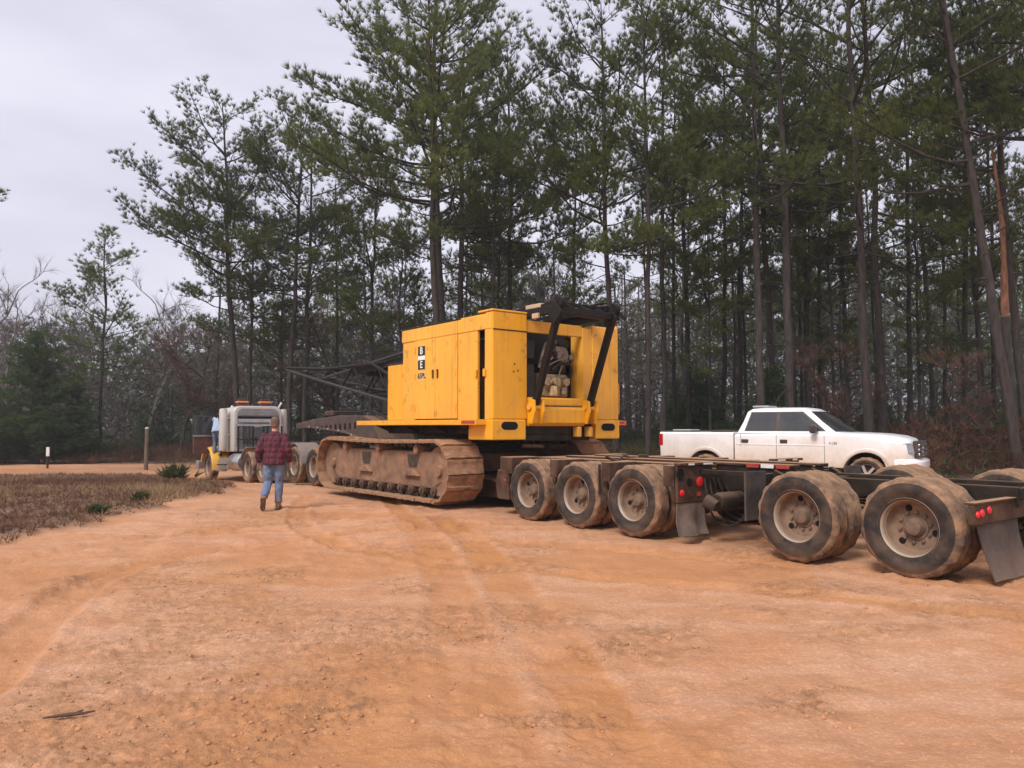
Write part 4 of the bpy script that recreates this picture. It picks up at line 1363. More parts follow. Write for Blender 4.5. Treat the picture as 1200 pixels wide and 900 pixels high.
def smooth3(pts, n=6):
    P = [Vector(p) for p in pts]
    out = []
    for i in range(len(P) - 1):
        p0, p1, p2, p3 = P[max(i - 1, 0)], P[i], P[i + 1], P[min(i + 2, len(P) - 1)]
        for k in range(n):
            t = k / n
            out.append(0.5 * ((2 * p1) + (-p0 + p2) * t + (2 * p0 - 5 * p1 + 4 * p2 - p3) * t * t + (-p0 + 3 * p1 - 3 * p2 + p3) * t ** 3))
    out.append(P[-1])
    return out
lowboy()

# ------------------------------------------------------------------ two axle booster at the tail
def booster():
    t = frame_thing('booster_dolly', 'two axle booster dolly with big dusty dual wheels at the trailer tail', 'dolly')
    rng = random.Random(9)
    for s in (-5.02, -6.32):
        dual_wheel(t, s, 1.525, 0.525, 1, rng.random() * 6)
        dual_wheel(t, s, -1.525, 0.525, -1, rng.random() * 6)
        MB().tube([(s, -1.30, 0.51), (s, 1.30, 0.51)], 0.075, 12).build('axle', M_FRAME, t, smooth=40)
    for y in (0.45, -0.45):
        MB().bb(-7.0, -4.45, y - 0.06, y + 0.06, 0.72, 0.93).build('side_rail', M_BLK, t, 0.01)
        MB().bar((-6.75, y, 0.80), (-7.35, y, 0.93), 0.07, 0.12).build('tail_arm', M_BLK, t, 0.01)
        MB().lathe([(0.0001, -0.09), (0.105, -0.09), (0.105, 0.09), (0.0001, 0.09)], (-7.42, y, 0.93), 20, 'y').build('pivot_boss', M_BLK, t, 0.008, 40)
        MB().lathe([(0.0001, -0.10), (0.045, -0.10), (0.045, 0.10), (0.0001, 0.10)], (-7.42, y, 0.93), 16, 'y').build('pivot_pin', M_RIM, t, smooth=40)
    for x in (-4.6, -5.65, -6.9):
        MB().bb(x - 0.06, x + 0.06, -0.40, 0.40, 0.74, 0.90).build('cross_tube', M_BLK, t, 0.01)
    MB().bar((-6.0, 0.52, 0.92), (-6.86, 1.15, 0.76), 0.05, 0.06).build('brace', M_BLKR, t, 0.006)
    MB().bar((-6.0, -0.52, 0.92), (-6.86, -1.15, 0.76), 0.05, 0.06).build('brace', M_BLKR, t, 0.006)
    # rear lamp bar
    MB().bb(-6.97, -6.90, -1.52, 1.52, 0.60, 0.80).build('lamp_bar', M_FRAME, t, 0.012)
    MB().bb(-6.985, -6.88, -1.53, 1.53, 0.802, 0.825).build('bar_cap', M_FRAME, t, 0.006)
    for y, z, r in ((1.475, 0.705, 0.034), (1.37, 0.715, 0.040), (1.20, 0.735, 0.040), (-1.475, 0.705, 0.034), (-1.37, 0.715, 0.04), (-1.20, 0.735, 0.04)):
        MB().lathe([(r, -6.972), (r, -6.982), (r * 0.8, -6.989), (0.0001, -6.992)], (0, y, z), 20, 'x').build('tail_lamp', M_REDL, t, smooth=50)
    for sy in (1, -1):
        rings = []
        for i in range(10):
            u = i / 9
            z = 0.60 - 0.57 * u
            x = -6.94 - 0.10 * u ** 1.5
            ya, yb = 1.42 - 0.20 * u, 0.40
            rings.append([(x + 0.018 * math.sin(k * 1.1 + 2 * u) * u - 0.006, sy * (ya + (yb - ya) * k / 8), z + 0.012 * math.sin(k * 0.9) * u) for k in range(9)] +
                         [(x + 0.018 * math.sin(k * 1.1 + 2 * u) * u + 0.006, sy * (ya + (yb - ya) * k / 8), z + 0.012 * math.sin(k * 0.9) * u) for k in range(8, -1, -1)])
        MB().loft(rings).build('mudflap', M_FLAP, t, smooth=60)
    for k in range(3):
        MB().tube(smooth3([(-4.5, 0.2 + 0.1 * k, 0.88), (-4.9, 0.3 + 0.1 * k, 0.70), (-5.3, 0.25, 0.60 + 0.05 * k), (-5.7, 0.3, 0.8)]), 0.015, 6).build('air_hose', M_HOSE, t, smooth=60)
booster()

# ------------------------------------------------------------------ jeep dolly under the gooseneck
def jeep():
    t = frame_thing('jeep_dolly', 'two axle jeep dolly under the gooseneck behind the truck', 'dolly')
    for s in (9.5, 10.85):
        dual_wheel(t, s, 1.28, 0.51, 1, s)
        dual_wheel(t, s, -1.28, 0.51, -1, s)
        MB().tube([(s, -1.05, 0.50), (s, 1.05, 0.50)], 0.075, 12).build('axle', M_FRAME, t, smooth=40)
    for y in (0.45, -0.45):
        MB().bb(8.9, 13.6, y - 0.06, y + 0.06, 0.85, 1.10).build('side_rail', M_BLK, t, 0.01)
    MB().bb(9.5, 10.9, -0.4, 0.4, 1.105, 1.35).build('turntable_mount', M_BLK, t, 0.02)
    fender = pmat('grey_fender', (0.24, 0.23, 0.24), 0.45, 0.3, 0.15, 3, dust=0.35, up=0.4)
    for sy in (1, -1):
        rings = []
        for i in range(11):
            a = R(175 - 150 * i / 10)
            x, z = 10.85 + 0.62 * math.cos(a), 0.50 + 0.62 * math.sin(a)
            x2, z2 = 10.85 + 0.60 * math.cos(a), 0.50 + 0.60 * math.sin(a)
            rings.append([(x, sy * 1.30, z), (x, sy * 0.66, z), (x2, sy * 0.66, z2), (x2, sy * 1.30, z2)])
        MB().loft(rings).build('fender', fender, t, smooth=50)
        MB().bb(9.05, 9.25, sy * 0.75, sy * 0.95, 0.78, 0.98).build('amber_lamp', pmat('amber_lamp', (0.75, 0.42, 0.16), 0.3, dust=0.3), t, 0.02)
        MB().bb(8.88, 8.91, sy * 0.7, sy * 1.25, 0.15, 0.95).build('mudflap', M_FLAP, t, 0.006)
jeep()

# ------------------------------------------------------------------ crawler crane
def crane():
    t = frame_thing('crawler_crane', 'old yellow crawler crane with open engine bay loaded on the lowboy', 'crane')
    # ---- tracks: every shoe is a piece
    L0, L1, zb, zt = 1.62, 7.42, 0.15, 1.30
    r = (zt - zb) / 2
    zc = (zt + zb) / 2
    straight = (L1 - L0) - 2 * r
    per = 2 * straight + 2 * math.pi * r
    n = 44
    W = 0.80
    shoes = []
    for q in range(5):
        rr = random.Random(60 + q)
        rings = []
        for k in range(9):
            y = -W / 2 + W * k / 8
            j = lambda a: rr.uniform(-a, a)
            e = 0.4 if k in (0, 8) else 1.0
            rings.append([(-0.142 + j(.008), y, -0.035), (-0.142 + j(.010), y + j(.01), 0.034 * e + j(.010)), (-0.085 + j(.012), y, 0.036 * e + j(.012)), (-0.06 + j(.01), y, 0.006 + j(.007)),
                          (0.05 + j(.012), y, 0.006 + j(.008)), (0.075 + j(.01), y, 0.020 + j(.008)), (0.130 + j(.008), y, 0.016 + j(.008)), (0.140 + j(.006), y, -0.035)])
        shoes.append(MB().loft(rings).mesh('track_shoe', M_MUD, 50))
    b = MB().bb(-0.10, 0.10, -0.12, 0.12, -0.11, -0.036)
    lug = b.mesh('track_lug', M_GREASE)
    rng = random.Random(4)
    for side in (1, -1):
        yc = side * 1.68
        tr = link('track', None, t, (0, yc, 0))
        for i in range(n):
            q = (i + 0.3) / n * per
            if q < straight:
                x, z, a = L0 + r + q, zt, 0.0
                z -= 0.035 * math.sin(math.pi * q / straight)
            elif q < straight + math.pi * r:
                a = (q - straight) / r
                x, z = L1 - r + r * math.sin(a), zc + r * math.cos(a)
            elif q < 2 * straight + math.pi * r:
                p = q - straight - math.pi * r
                x, z, a = L1 - r - p, zb, math.pi
            else:
                a = math.pi + (q - 2 * straight - math.pi * r) / r
                x, z = L0 + r + r * math.sin(a), zc + r * math.cos(a)
            o = link('track_shoe', shoes[rng.randrange(5)], tr, (x, rng.uniform(-0.012, 0.012), z), (0, a + rng.uniform(-0.03, 0.03), 0))
            if i % 1 == 0:
                link('track_lug', lug, tr, (x, 0, z), (0, a, 0))
        so = side * 0.0
        # side frame
        x0, x1 = L0 + 0.62, L1 - 0.62
        MB().prism([(x0 - 0.1, 0.52), (x0 - 0.1, 0.95), (x0 + 0.1, 1.08), (x1 - 0.1, 1.08), (x1 + 0.1, 0.95), (x1 + 0.1, 0.52), (x1 - 0.2, 0.38), (x0 + 0.2, 0.38)], -0.20, 0.20).build('track_frame', M_MUDF, tr, 0.03)
        for k, (xa, xb) in enumerate(((x0 + 0.75, x0 + 1.15), (x0 + 2.75, x0 + 3.15))):
            MB().prism([(xa + 0.06, 0.76), (xb - 0.06, 0.76), (xb, 0.86), (xb + 0.03, 1.02), (xa - 0.02, 1.02), (xa, 0.9)], side * 0.199, side * 0.204).build('recess_shade', M_GREASE, tr)  # flat dark patch, draws a recess in the frame by its shade
            MB().prism([(xa - 0.1, 0.60), (xb + 0.1, 0.60), (xb - 0.1, 0.72), (xa + 0.1, 0.72)], side * 0.20, side * 0.29).build('roller_bracket', M_MUDF, tr, 0.01)
        for k in range(11):
            x = x0 + 0.15 + (x1 - x0 - 0.3) * k / 10
            MB().lathe([(0.0001, -0.27), (0.05, -0.27), (0.05, -0.24), (0.090, -0.235), (0.090, 0.235), (0.05, 0.24), (0.05, 0.27), (0.0001, 0.27)], (x, 0, 0.335), 14, 'y').build('track_roller', M_ROLL, tr, smooth=35)
        for k in range(3):
            x = x0 + 0.7 + (x1 - x0 - 1.4) * k / 2
            MB().lathe([(0.0001, -0.30), (0.085, -0.30), (0.085, 0.30), (0.0001, 0.30)], (x, 0, 1.13), 14, 'y').build('carrier_roller', M_MUDF, tr, smooth=35)
        for x in (L0 + r, L1 - r):
            b = MB().lathe([(0.0001, -0.26), (0.10, -0.26), (0.12, -0.20), (0.30, -0.17), (0.47, -0.20), (0.47, 0.20), (0.30, 0.17), (0.12, 0.20), (0.10, 0.26), (0.0001, 0.26)], (x, 0, zc), 28, 'y')
            for k in range(9):
                a = 2 * math.pi * k / 9
                b.box((x + 0.46 * math.cos(a), 0, zc + 0.46 * math.sin(a)), (0.10, 0.22, 0.10), (0, -a, 0))
            b.build('tumbler', M_MUDF, tr, smooth=35)
    # ---- carbody between the tracks, turntable
    MB().bb(3.3, 6.1, -1.0, 1.0, 0.58, 1.22).build('carbody', M_BLKR, t, 0.04)
    for x in (3.4, 5.9):
        MB().bb(x - 0.25, x + 0.25, -1.45, 1.45, 0.62, 1.0).build('carbody_axle', M_MUDF, t, 0.03)
    MB().lathe([(0.9, 1.22), (0.95, 1.26), (0.95, 1.40), (1.0, 1.42), (1.0, 1.50)], (4.4, 0, 0), 40, 'z').build('turntable', M_GREASE, t, smooth=35)
    # ---- revolving frame and side walkways
    MB().bb(1.0, 5.2, -1.35, 1.35, 1.42, 1.62).build('revolving_frame', M_BLK, t, 0.02)
    for sy in (1, -1):
        y0, y1 = (1.36, 1.86) if sy > 0 else (-1.86, -1.36)
        MB().bb(1.05, 5.75, y0, y1, 1.60, 1.70).build('walkway', M_YEL, t, 0.01)
        ya = sy * 1.862
        MB().bb(1.08, 1.50, ya, ya + sy * 0.006, 1.625, 1.682).build('red_marker', M_RED, t)
        for k in range(4):
            x = 1.6 + 1.1 * k
            MB().prism([(y0 + 0.02, 1.60), (y1 - 0.04, 1.60), (y0 + 0.02 if sy > 0 else y1 - 0.02, 1.42)], x, x + 0.04, 'yz').build('walkway_bracket', M_BLK, t)
    # ---- machinery house
    xr, xf, yl = 0.92, 4.12, 1.60
    zf, ztop = 1.705, 3.60
    wall = 0.04
    # left side panels: (front, back, name, raised)
    for sy in (1, -1):
        Y = sy * yl
        def panel(x0, x1, z0, z1, nm='side_panel', raise_=0.0, m=M_YELP):
            ya, yb = Y - sy * 0.05, Y + sy * raise_
            return MB().bb(x0, x1, min(ya, yb), max(ya, yb), z0, z1).build(nm, m, t, 0.008)
        panel(3.62, xf, zf, 3.35, 'side_panel', 0.0)
        d1 = panel(2.815, 3.605, zf + 0.02, 3.34, 'house_door', 0.022)
        d2 = panel(2.02, 2.80, zf + 0.02, 3.34, 'house_door', 0.022)
        panel(1.36, 2.005, zf, 3.34, 'side_panel', 0.006)
        panel(xr + 0.01, 1.135, zf, 3.34, 'side_panel', 0.004)
        panel(1.14, 1.295, 3.10, 3.338, 'gap_header', -0.04, M_HOLE) if False else None
        for (xa, xb, d, hx) in ((2.815, 3.605, d1, 2.87), (2.02, 2.80, d2, 2.70)):
            yh = Y + sy * 0.035
            MB().box((hx, yh, 2.62), (0.05, 0.022, 0.17)).build('handle_plate', M_BLKR, d, 0.006)
            MB().bar((hx, yh + sy * 0.025, 2.66), (hx, yh + sy * 0.025, 2.54), 0.022).build('door_handle', M_YEL, d, 0.005)
            hxx = xb - 0.03 if xb > 3 else xa + 0.03
            for z in (1.95, 2.6, 3.15):
                MB().tube([(hxx, Y + sy * 0.03, z - 0.06), (hxx, Y + sy * 0.03, z + 0.06)], 0.016, 8).build('hinge', M_YEL, d, smooth=40)
        for x in (2.01, 1.99):
            pass
        # rivets along the back of the fixed panel
        b = MB()
        for k in range(16):
            for x in (1.965,):
                b.lathe([(0.014, 0.0), (0.011, sy * 0.008), (0.0001, sy * 0.011)], (x, Y + sy * 0.006, zf + 0.08 + k * 0.098), 6, 'y')
        b.build('rivet', M_YELP, t)
        # latches on both sides of the gap
        for x in (1.38, 1.11):
            MB().box((x, Y + sy * 0.03, 2.55), (0.06, 0.04, 0.14)).build('gap_latch', M_YEL, t, 0.008)
        # roof fascia
        MB().bb(2.02, xf + 0.02, min(Y - sy * 0.05, Y + sy * 0.02), max(Y - sy * 0.05, Y + sy * 0.02), 3.345, 3.60).build('roof_fascia', M_YELP, t, 0.01)
        MB().bb(xr + 0.005, 2.01, min(Y - sy * 0.05, Y + sy * 0.012), max(Y - sy * 0.05, Y + sy * 0.012), 3.345, 3.63).build('roof_fascia', M_YELP, t, 0.01)
        # lower front part with rounded nose
        rings = []
        for k in range(7):
            a = R(90 * k / 6)
            rings.append((4.72 + 0.22 * math.sin(a), 0.22 * (1 - math.cos(a))))
        poly = [(4.13, Y)] + [(x, Y - sy * dy) for x, dy in rings] + [(4.94, sy * 0.95), (4.13, sy * 0.95)]
        MB().prism(poly, zf, 2.90, 'xy').build('front_cowl', M_YEL, t, 0.02)
        MB().prism([(x, y) for x, y in poly], 2.902, 2.935, 'xy').build('cowl_rim', M_BLKR, t, 0.01)
    # lining and floor coloured black, for the shade seen through the gap
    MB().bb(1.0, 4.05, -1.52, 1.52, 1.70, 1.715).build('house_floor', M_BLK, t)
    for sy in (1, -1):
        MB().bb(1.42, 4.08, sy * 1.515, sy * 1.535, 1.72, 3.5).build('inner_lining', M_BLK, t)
    MB().bb(xf - 0.05, xf, -1.545, 1.545, zf, 3.55).build('front_wall', M_YELP, t, 0.006)
    MB().bb(1.9, xf + 0.05, -1.62, 1.62, 3.605, 3.635).build('roof', M_BLK, t, 0.006)
    # ---- back wall: two corner columns, header, sill, opening to the engine
    MB().bb(xr - 0.02, xr + 0.205, 0.80, yl - 0.005, zf, 3.66).build('corner_column', M_YEL, t, 0.02)
    MB().bb(xr - 0.03, xr + 0.42, 0.80 + 0.002, yl + 0.014, 3.665, 3.70).build('column_cap', M_YELP, t, 0.01)
    MB().bb(xr - 0.026, xr - 0.021, 0.80, yl - 0.01, 3.32, 3.345).build('column_seam', M_SEAM, t)
    MB().bb(xr - 0.0, xr + 0.35, -0.86, -0.62, zf, 3.52).build('door_jamb', M_YELP, t, 0.012)
    MB().bb(xr - 0.02, xr + 0.5, -yl + 0.005, -0.865, zf, 3.58).build('corner_column', M_YELP, t, 0.02)
    MB().bb(xr + 0.02, xr + 0.10, -0.62, 0.795, 3.34, 3.56).build('bay_header', M_YELP, t, 0.01)
    MB().bb(xr - 0.05, xr + 0.18, -0.63, 0.79, 1.96, 2.12).build('bay_sill', M_YEL, t, 0.03)
    MB().prism([(xr - 0.02, 1.58), (xr - 0.10, 1.64), (xr - 0.10, 1.90), (xr - 0.04, 1.955), (xr + 0.15, 1.955), (xr + 0.15, 1.58)], -0.62, 0.78).build('rear_apron', M_YEL, t, 0.012)
    for z in (1.957,):
        MB().bb(xr - 0.052, xr - 0.04, -0.6, 0.76, z - 0.008, z + 0.008).build('apron_seam', M_SEAM, t)
    b = MB()
    for y, z in ((1.10, 2.72), (1.02, 2.60), (1.12, 2.58)):
        b.lathe([(0.016, xr - 0.021), (0.016, xr - 0.026), (0.0001, xr - 0.026)], (0, y, z), 10, 'x')
    b.build('bolt_hole', M_HOLE, t)
    # counterweight ears with oval holes
    for y0, y1, zc_ in ((0.86, yl + 0.03, 1.585), (-yl + 0.02, -0.92, 1.56)):
        yc_ = (y0 + y1) / 2
        MB().bb(xr - 0.06, xr + 0.7, y0, y1, 1.33, 1.70).build('counterweight_ear', M_YEL, t, 0.02)
        pts = [(yc_ + 0.10 * math.cos(a) + math.copysign(0.09, math.cos(a)), zc_ + 0.075 * math.sin(a)) for a in [2 * math.pi * (k + 0.5) / 20 for k in range(20)]]
        MB().prism(pts, xr - 0.068, xr - 0.055, 'yz').build('oval_hole', M_HOLE, t)
        pts2 = [(yc_ + (y - yc_) * 1.22, zc_ + (z - zc_) * 1.35) for y, z in pts]
        MB().prism(pts2, xr - 0.065, xr - 0.054, 'yz').build('hole_rim', M_YELP, t)
    MB().bb(xr + 0.1, xr + 0.6, -0.9, 0.84, 1.30, 1.56).build('counterweight_core', M_BLK, t, 0.02)
    for y in (-0.75, -0.45):
        MB().box((xr - 0.02, y, 1.47), (0.16, 0.10, 0.20)).build('hitch_lug', M_YELP, t, 0.02)
    # right hand ladder rail and marker
    MB().tube(smooth3([(xr + 0.12, -1.61, 2.45), (xr + 0.12, -1.72, 2.45), (xr + 0.12, -1.74, 2.3), (xr + 0.12, -1.74, 1.95), (xr + 0.12, -1.72, 1.84), (xr + 0.12, -1.61, 1.84)]), 0.018, 8).build('grab_rail', M_YELP, t, smooth=60)
    MB().bb(xr + 0.02, xr + 0.10, -1.86, -1.62, 1.60, 1.69).build('rear_marker_board', M_ORG, t, 0.006)
    MB().bb(xr + 0.012, xr + 0.018, -1.80, -1.68, 1.635, 1.67).build('rear_marker', M_RED, t)
    # ---- engine in the bay
    eng = link('engine', None, t)
    alu = pmat('oily_cast_iron', (0.26, 0.215, 0.155), 0.45, 0.5, 0.35, 6, dust=0.4, dust_col=(0.20, 0.13, 0.08))
    dark = pmat('oily_dark_metal', (0.020, 0.018, 0.017), 0.45, 0.5, 0.4, 6, dust=0.2, dust_col=(0.12, 0.08, 0.05))
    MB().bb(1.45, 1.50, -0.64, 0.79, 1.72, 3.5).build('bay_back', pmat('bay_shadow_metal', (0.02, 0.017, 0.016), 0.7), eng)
    tan = pmat('tan_engine_casting', (0.42, 0.32, 0.18), 0.5, 0.2, 0.45, 9, dust=0.35, dust_col=(0.10, 0.06, 0.035))
    MB().bb(1.12, 1.45, -0.42, 0.34, 2.14, 2.60).build('engine_block', tan, eng, 0.05)
    MB().bb(1.10, 1.40, -0.36, 0.28, 2.62, 2.78).build('cylinder_head', dark, eng, 0.03)
    for y in (-0.30, -0.06, 0.20):
        MB().lathe([(0.0001, 1.02), (0.075, 1.02), (0.085, 1.06), (0.085, 1.12)], (0, y, 2.44), 18, 'x').build('filter_canister', tan, eng, smooth=40)
    MB().bb(1.03, 1.12, -0.06, 0.10, 2.16, 2.36).build('fuel_pump', pmat('brass_pump', (0.60, 0.45, 0.22), 0.45, 0.3, 0.3, 8, dust=0.2), eng, 0.02)
    MB().bb(1.05, 1.13, -0.34, -0.20, 2.18, 2.34).build('starter_motor', alu, eng, 0.03)
    MB().lathe([(0.0001, 1.06), (0.15, 1.06), (0.16, 1.10), (0.16, 1.22)], (0, -0.22, 2.98), 24, 'x').build('flywheel_cover', alu, eng, smooth=40)
    MB().lathe([(0.0001, 1.04), (0.06, 1.04), (0.07, 1.09), (0.07, 1.2)], (0, 0.10, 2.92), 18, 'x').build('alternator', tan, eng, smooth=40)
    MB().tube(smooth3([(1.14, 0.30, 2.70), (1.10, 0.24, 3.0), (1.14, 0.10, 3.18), (1.2, -0.2, 3.22)]), 0.045, 10).build('exhaust_pipe', alu, eng, smooth=60)
    MB().tube(smooth3([(1.12, -0.45, 2.5), (1.03, -0.40, 2.75), (1.03, -0.15, 2.80), (1.08, 0.05, 2.66)]), 0.03, 8).build('coolant_hose', dark, eng, smooth=60)
    MB().lathe([(0.0001, -0.16), (0.09, -0.14), (0.09, 0.14), (0.0001, 0.16)], (1.2, -0.30, 3.20), 16, 'y').build('air_cleaner', dark, eng, smooth=40)
    for k in range(5):
        y, z = rnd(k + 90, -0.5, 0.5), rnd(k + 120, 2.2, 3.1)
        MB().box((1.07, y, z), (0.08, rnd(k, 0.05, 0.14), rnd(k + 5, 0.05, 0.14))).build('engine_bracket', (tan, alu, dark)[k % 3], eng, 0.01)
    for k in range(8):
        ya, za = rnd(k, -0.5, 0.6), rnd(k + 20, 2.2, 3.2)
        yb, zb_ = rnd(k + 40, -0.5, 0.6), rnd(k + 60, 2.2, 3.2)
        MB().tube(smooth3([(1.12, ya, za), (1.03, (ya + yb) / 2, max(za, zb_)), (1.08, yb, zb_)]), 0.014, 6).build('wire_hose', (dark, alu)[k % 2], eng, smooth=60)
    MB().bb(1.05, 1.30, 0.50, 0.78, 2.12, 2.75).build('radiator_tank', dark, eng, 0.02)
    MB().bb(1.05, 1.28, 0.50, 0.76, 2.85, 3.2)  .build('control_box', dark, eng, 0.02)
    # ---- gantry
    g = link('gantry', None, t)
    for y in (0.66, -0.72):
        MB().bar((0.84, y, 1.98), (0.16, y, 3.68), 0.13, 0.10, (0, 1, 0)).build('gantry_leg', M_GAN, g, 0.012)
        b = MB().prism([(0.98, 1.62), (0.78, 1.62), (0.70, 1.85), (0.72, 2.06), (0.86, 2.10), (0.98, 2.0)], y + 0.085, y + 0.13)
        b.build('leg_lug', M_YEL, g, 0.01)
        b = MB().prism([(0.98, 1.62), (0.78, 1.62), (0.70, 1.85), (0.72, 2.06), (0.86, 2.10), (0.98, 2.0)], y - 0.13, y - 0.085)
        b.build('leg_lug', M_YEL, g, 0.01)
        MB().tube([(0.83, y - 0.17, 1.93), (0.83, y + 0.17, 1.93)], 0.055, 12).build('lug_pin', M_YELP, g, smooth=40)
        # diamond gusset at the head
        MB().prism([(0.16, 3.86), (-0.01, 3.62), (0.22, 3.38), (0.36, 3.62)], y + 0.072, y + 0.10).build('head_gusset', M_GAN, g, 0.008)
        # strut forward to the roof
        MB().bar((0.16, y, 3.70), (2.1, y, 3.68), 0.12, 0.15).build('back_strut', M_GAN, g, 0.01)
        MB().bar((0.2, y * 0.85, 3.82), (2.0, y * 0.75, 3.76), 0.10, 0.10).build('upper_strut', M_GAN, g, 0.01)
        MB().tube([(0.12, y - 0.06, 3.80), (0.12, y + 0.06, 3.80)], 0.10, 20).build('sheave', M_GAN, g, smooth=40)
    MB().bb(0.08, 0.24, -0.80, 0.74, 3.59, 3.73).build('head_beam', M_GAN, g, 0.015)
    MB().bb(0.30, 0.35, -0.66, 0.60, 3.80, 3.86).build('head_rail', M_GAN, g, 0.01)
    for y in (-0.4, 0.0, 0.35):
        MB().bar((0.16, y, 3.73), (0.32, y, 3.81), 0.05).build('rail_bracket', M_GAN, g)
    MB().bar((0.14, -0.70, 3.86), (0.0, -0.88, 3.60), 0.04, 0.06).build('rail_bracket', M_GAN, g)
    MB().bb(0.75, 1.2, 0.46, 0.60, 3.80, 3.88).build('tan_block', pmat('tan_wood', (0.55, 0.38, 0.24), 0.8), g, 0.01)
    MB().bb(0.60, 0.78, 0.74, 0.79, 3.565, 3.66).build('tan_block', pmat('tan_wood_low', (0.55, 0.38, 0.24), 0.8), g, 0.01)
    for y in (0.5, 0.42, -0.5, -0.42):
        MB().tube(smooth3([(0.12, y, 3.90), (1.2, y, 3.87), (2.6, y, 3.76), (4.2, y * 0.9, 3.66)]), 0.014, 6).build('wire_rope', M_GAN, g, smooth=60)
    # ---- boom butt laid forward over the gooseneck
    bm = link('boom', None, t)
    lo = [(5.0, 1.95), (7.6, 2.36), (10.7, 2.86), (14.0, 3.42)]
    hi = [(5.0, 2.30), (7.6, 3.18), (10.7, 3.24), (14.0, 3.48)]
    def yb(x):
        return 0.62 - 0.035 * (x - 5)
    nseg = 12
    def ip(arr, x):
        return float(np.interp(x, [p[0] for p in arr], [p[1] for p in arr]))
    grey = pmat('worn_boom_steel', (0.035, 0.033, 0.034), 0.5, 0.3, 0.3, 2.5, dust=0.05, rust=0.5, rust_col=(0.05, 0.03, 0.025))
    for sy in (1, -1):
        for arr, m in ((lo, grey), (hi, M_GAN)):
            pts = [(x, sy * yb(x), z) for x, z in arr]
            MB().tube(pts, 0.045, 8).build('boom_chord', m, bm, smooth=40)
        for k in range(nseg):
            xa, xb = 5.0 + 9 * k / nseg, 5.0 + 9 * (k + 1) / nseg
            p, q = (lo, hi) if k % 2 == 0 else (hi, lo)
            MB().tube([(xa, sy * yb(xa), ip(p, xa)), (xb, sy * yb(xb), ip(q, xb))], 0.024, 6).build('boom_lacing', M_GAN, bm, smooth=40)
    for k in range(nseg):
        xa, xb = 5.0 + 9 * k / nseg, 5.0 + 9 * (k + 1) / nseg
        s = 1 if k % 2 == 0 else -1
        for arr in (lo, hi):
            MB().tube([(xa, s * yb(xa), ip(arr, xa)), (xb, -s * yb(xb), ip(arr, xb))], 0.022, 6).build('boom_lacing', M_GAN, bm, smooth=40)
    # jib frame folded on the boom and its struts from the house
    for sy in (1, -1):
        MB().bar((4.2, sy * 0.55, 3.50), (10.9, sy * 0.40, 2.98), 0.07, 0.06).build('boom_strut', grey, bm, 0.01)
        MB().bar((4.2, sy * 0.40, 3.30), (9.0, sy * 0.30, 3.05), 0.12, 0.17).build('boom_strut', M_BLK, bm, 0.01)
        MB().tube([(4.15, sy * 0.3, 3.62), (12.5, sy * 0.2, 3.40)], 0.012, 6).build('wire_rope', M_GAN, bm)
    for x, z in ((7.4, 3.0), (8.4, 3.12), (9.3, 3.22), (6.2, 2.75)):
        MB().lathe([(0.0001, -0.22), (0.10, -0.22), (0.22, -0.20), (0.18, -0.15), (0.22, -0.08), (0.18, 0.0), (0.22, 0.08), (0.18, 0.15), (0.22, 0.20), (0.10, 0.22), (0.0001, 0.22)], (x, 0, z), 20, 'y').build('boom_sheave', M_GAN, bm, smooth=35)
    MB().bb(4.95, 5.15, -0.75, 0.75, 1.85, 2.0).build('boom_foot_pin', M_BLK, bm, 0.02)
    MB().bb(5.0, 6.9, -0.6, 0.6, 1.86, 2.25).build('boom_plate', M_BLK, bm, 0.02)
    # ---- lettering on the house door
    Y = yl + 0.024
    rot = (math.pi / 2, 0, math.pi)
    for z, ch in ((3.115, 'B'), (2.83, 'E')):
        MB().bb(3.185, 3.455, Y, Y + 0.003, z - 0.095, z + 0.095).build('letter_plate', M_BLACKP, d1_hold(t), 0.0)
        link('lettering', text_mesh(ch, 0.20, M_WHITEP), t, (3.32, Y + 0.006, z), rot)
    MB().bb(3.185, 3.455, Y, Y + 0.0025, 2.93, 3.015).build('white_band', M_WHITEP, t)
    link('lettering', text_mesh('65PL', 0.155, M_BLACKP), t, (3.31, Y + 0.004, 2.60), rot)
    b = MB().bb(3.18, 3.44, Y, Y + 0.0015, 2.52, 2.68)
    b.build('number_patch', pmat('faded_number_patch', (0.80, 0.52, 0.22), 0.5), t)
    return t

def d1_hold(t):
    return t
def rnd(k, a, b):
    return a + (b - a) * random.Random(k * 31 + 7).random()
crane()

# ================================================================== road tractor
def layered(poly, layers, fx=None, fz=None):
    """outline in x,z stacked at several y; fx, fz bend it from layer to layer"""
    b = MB()
    rings = []
    for y, a in layers:
        rings.append([(fx(x, a) if fx else x, y, fz(x, z, a) if fz else z) for x, z in poly])
    b.loft(rings)
    return b

def single_wheel(parent, x, y, r, side, turn=0.0):
    w = dual_wheel(parent, x, y, r, side, turn, dual=False)
    return w

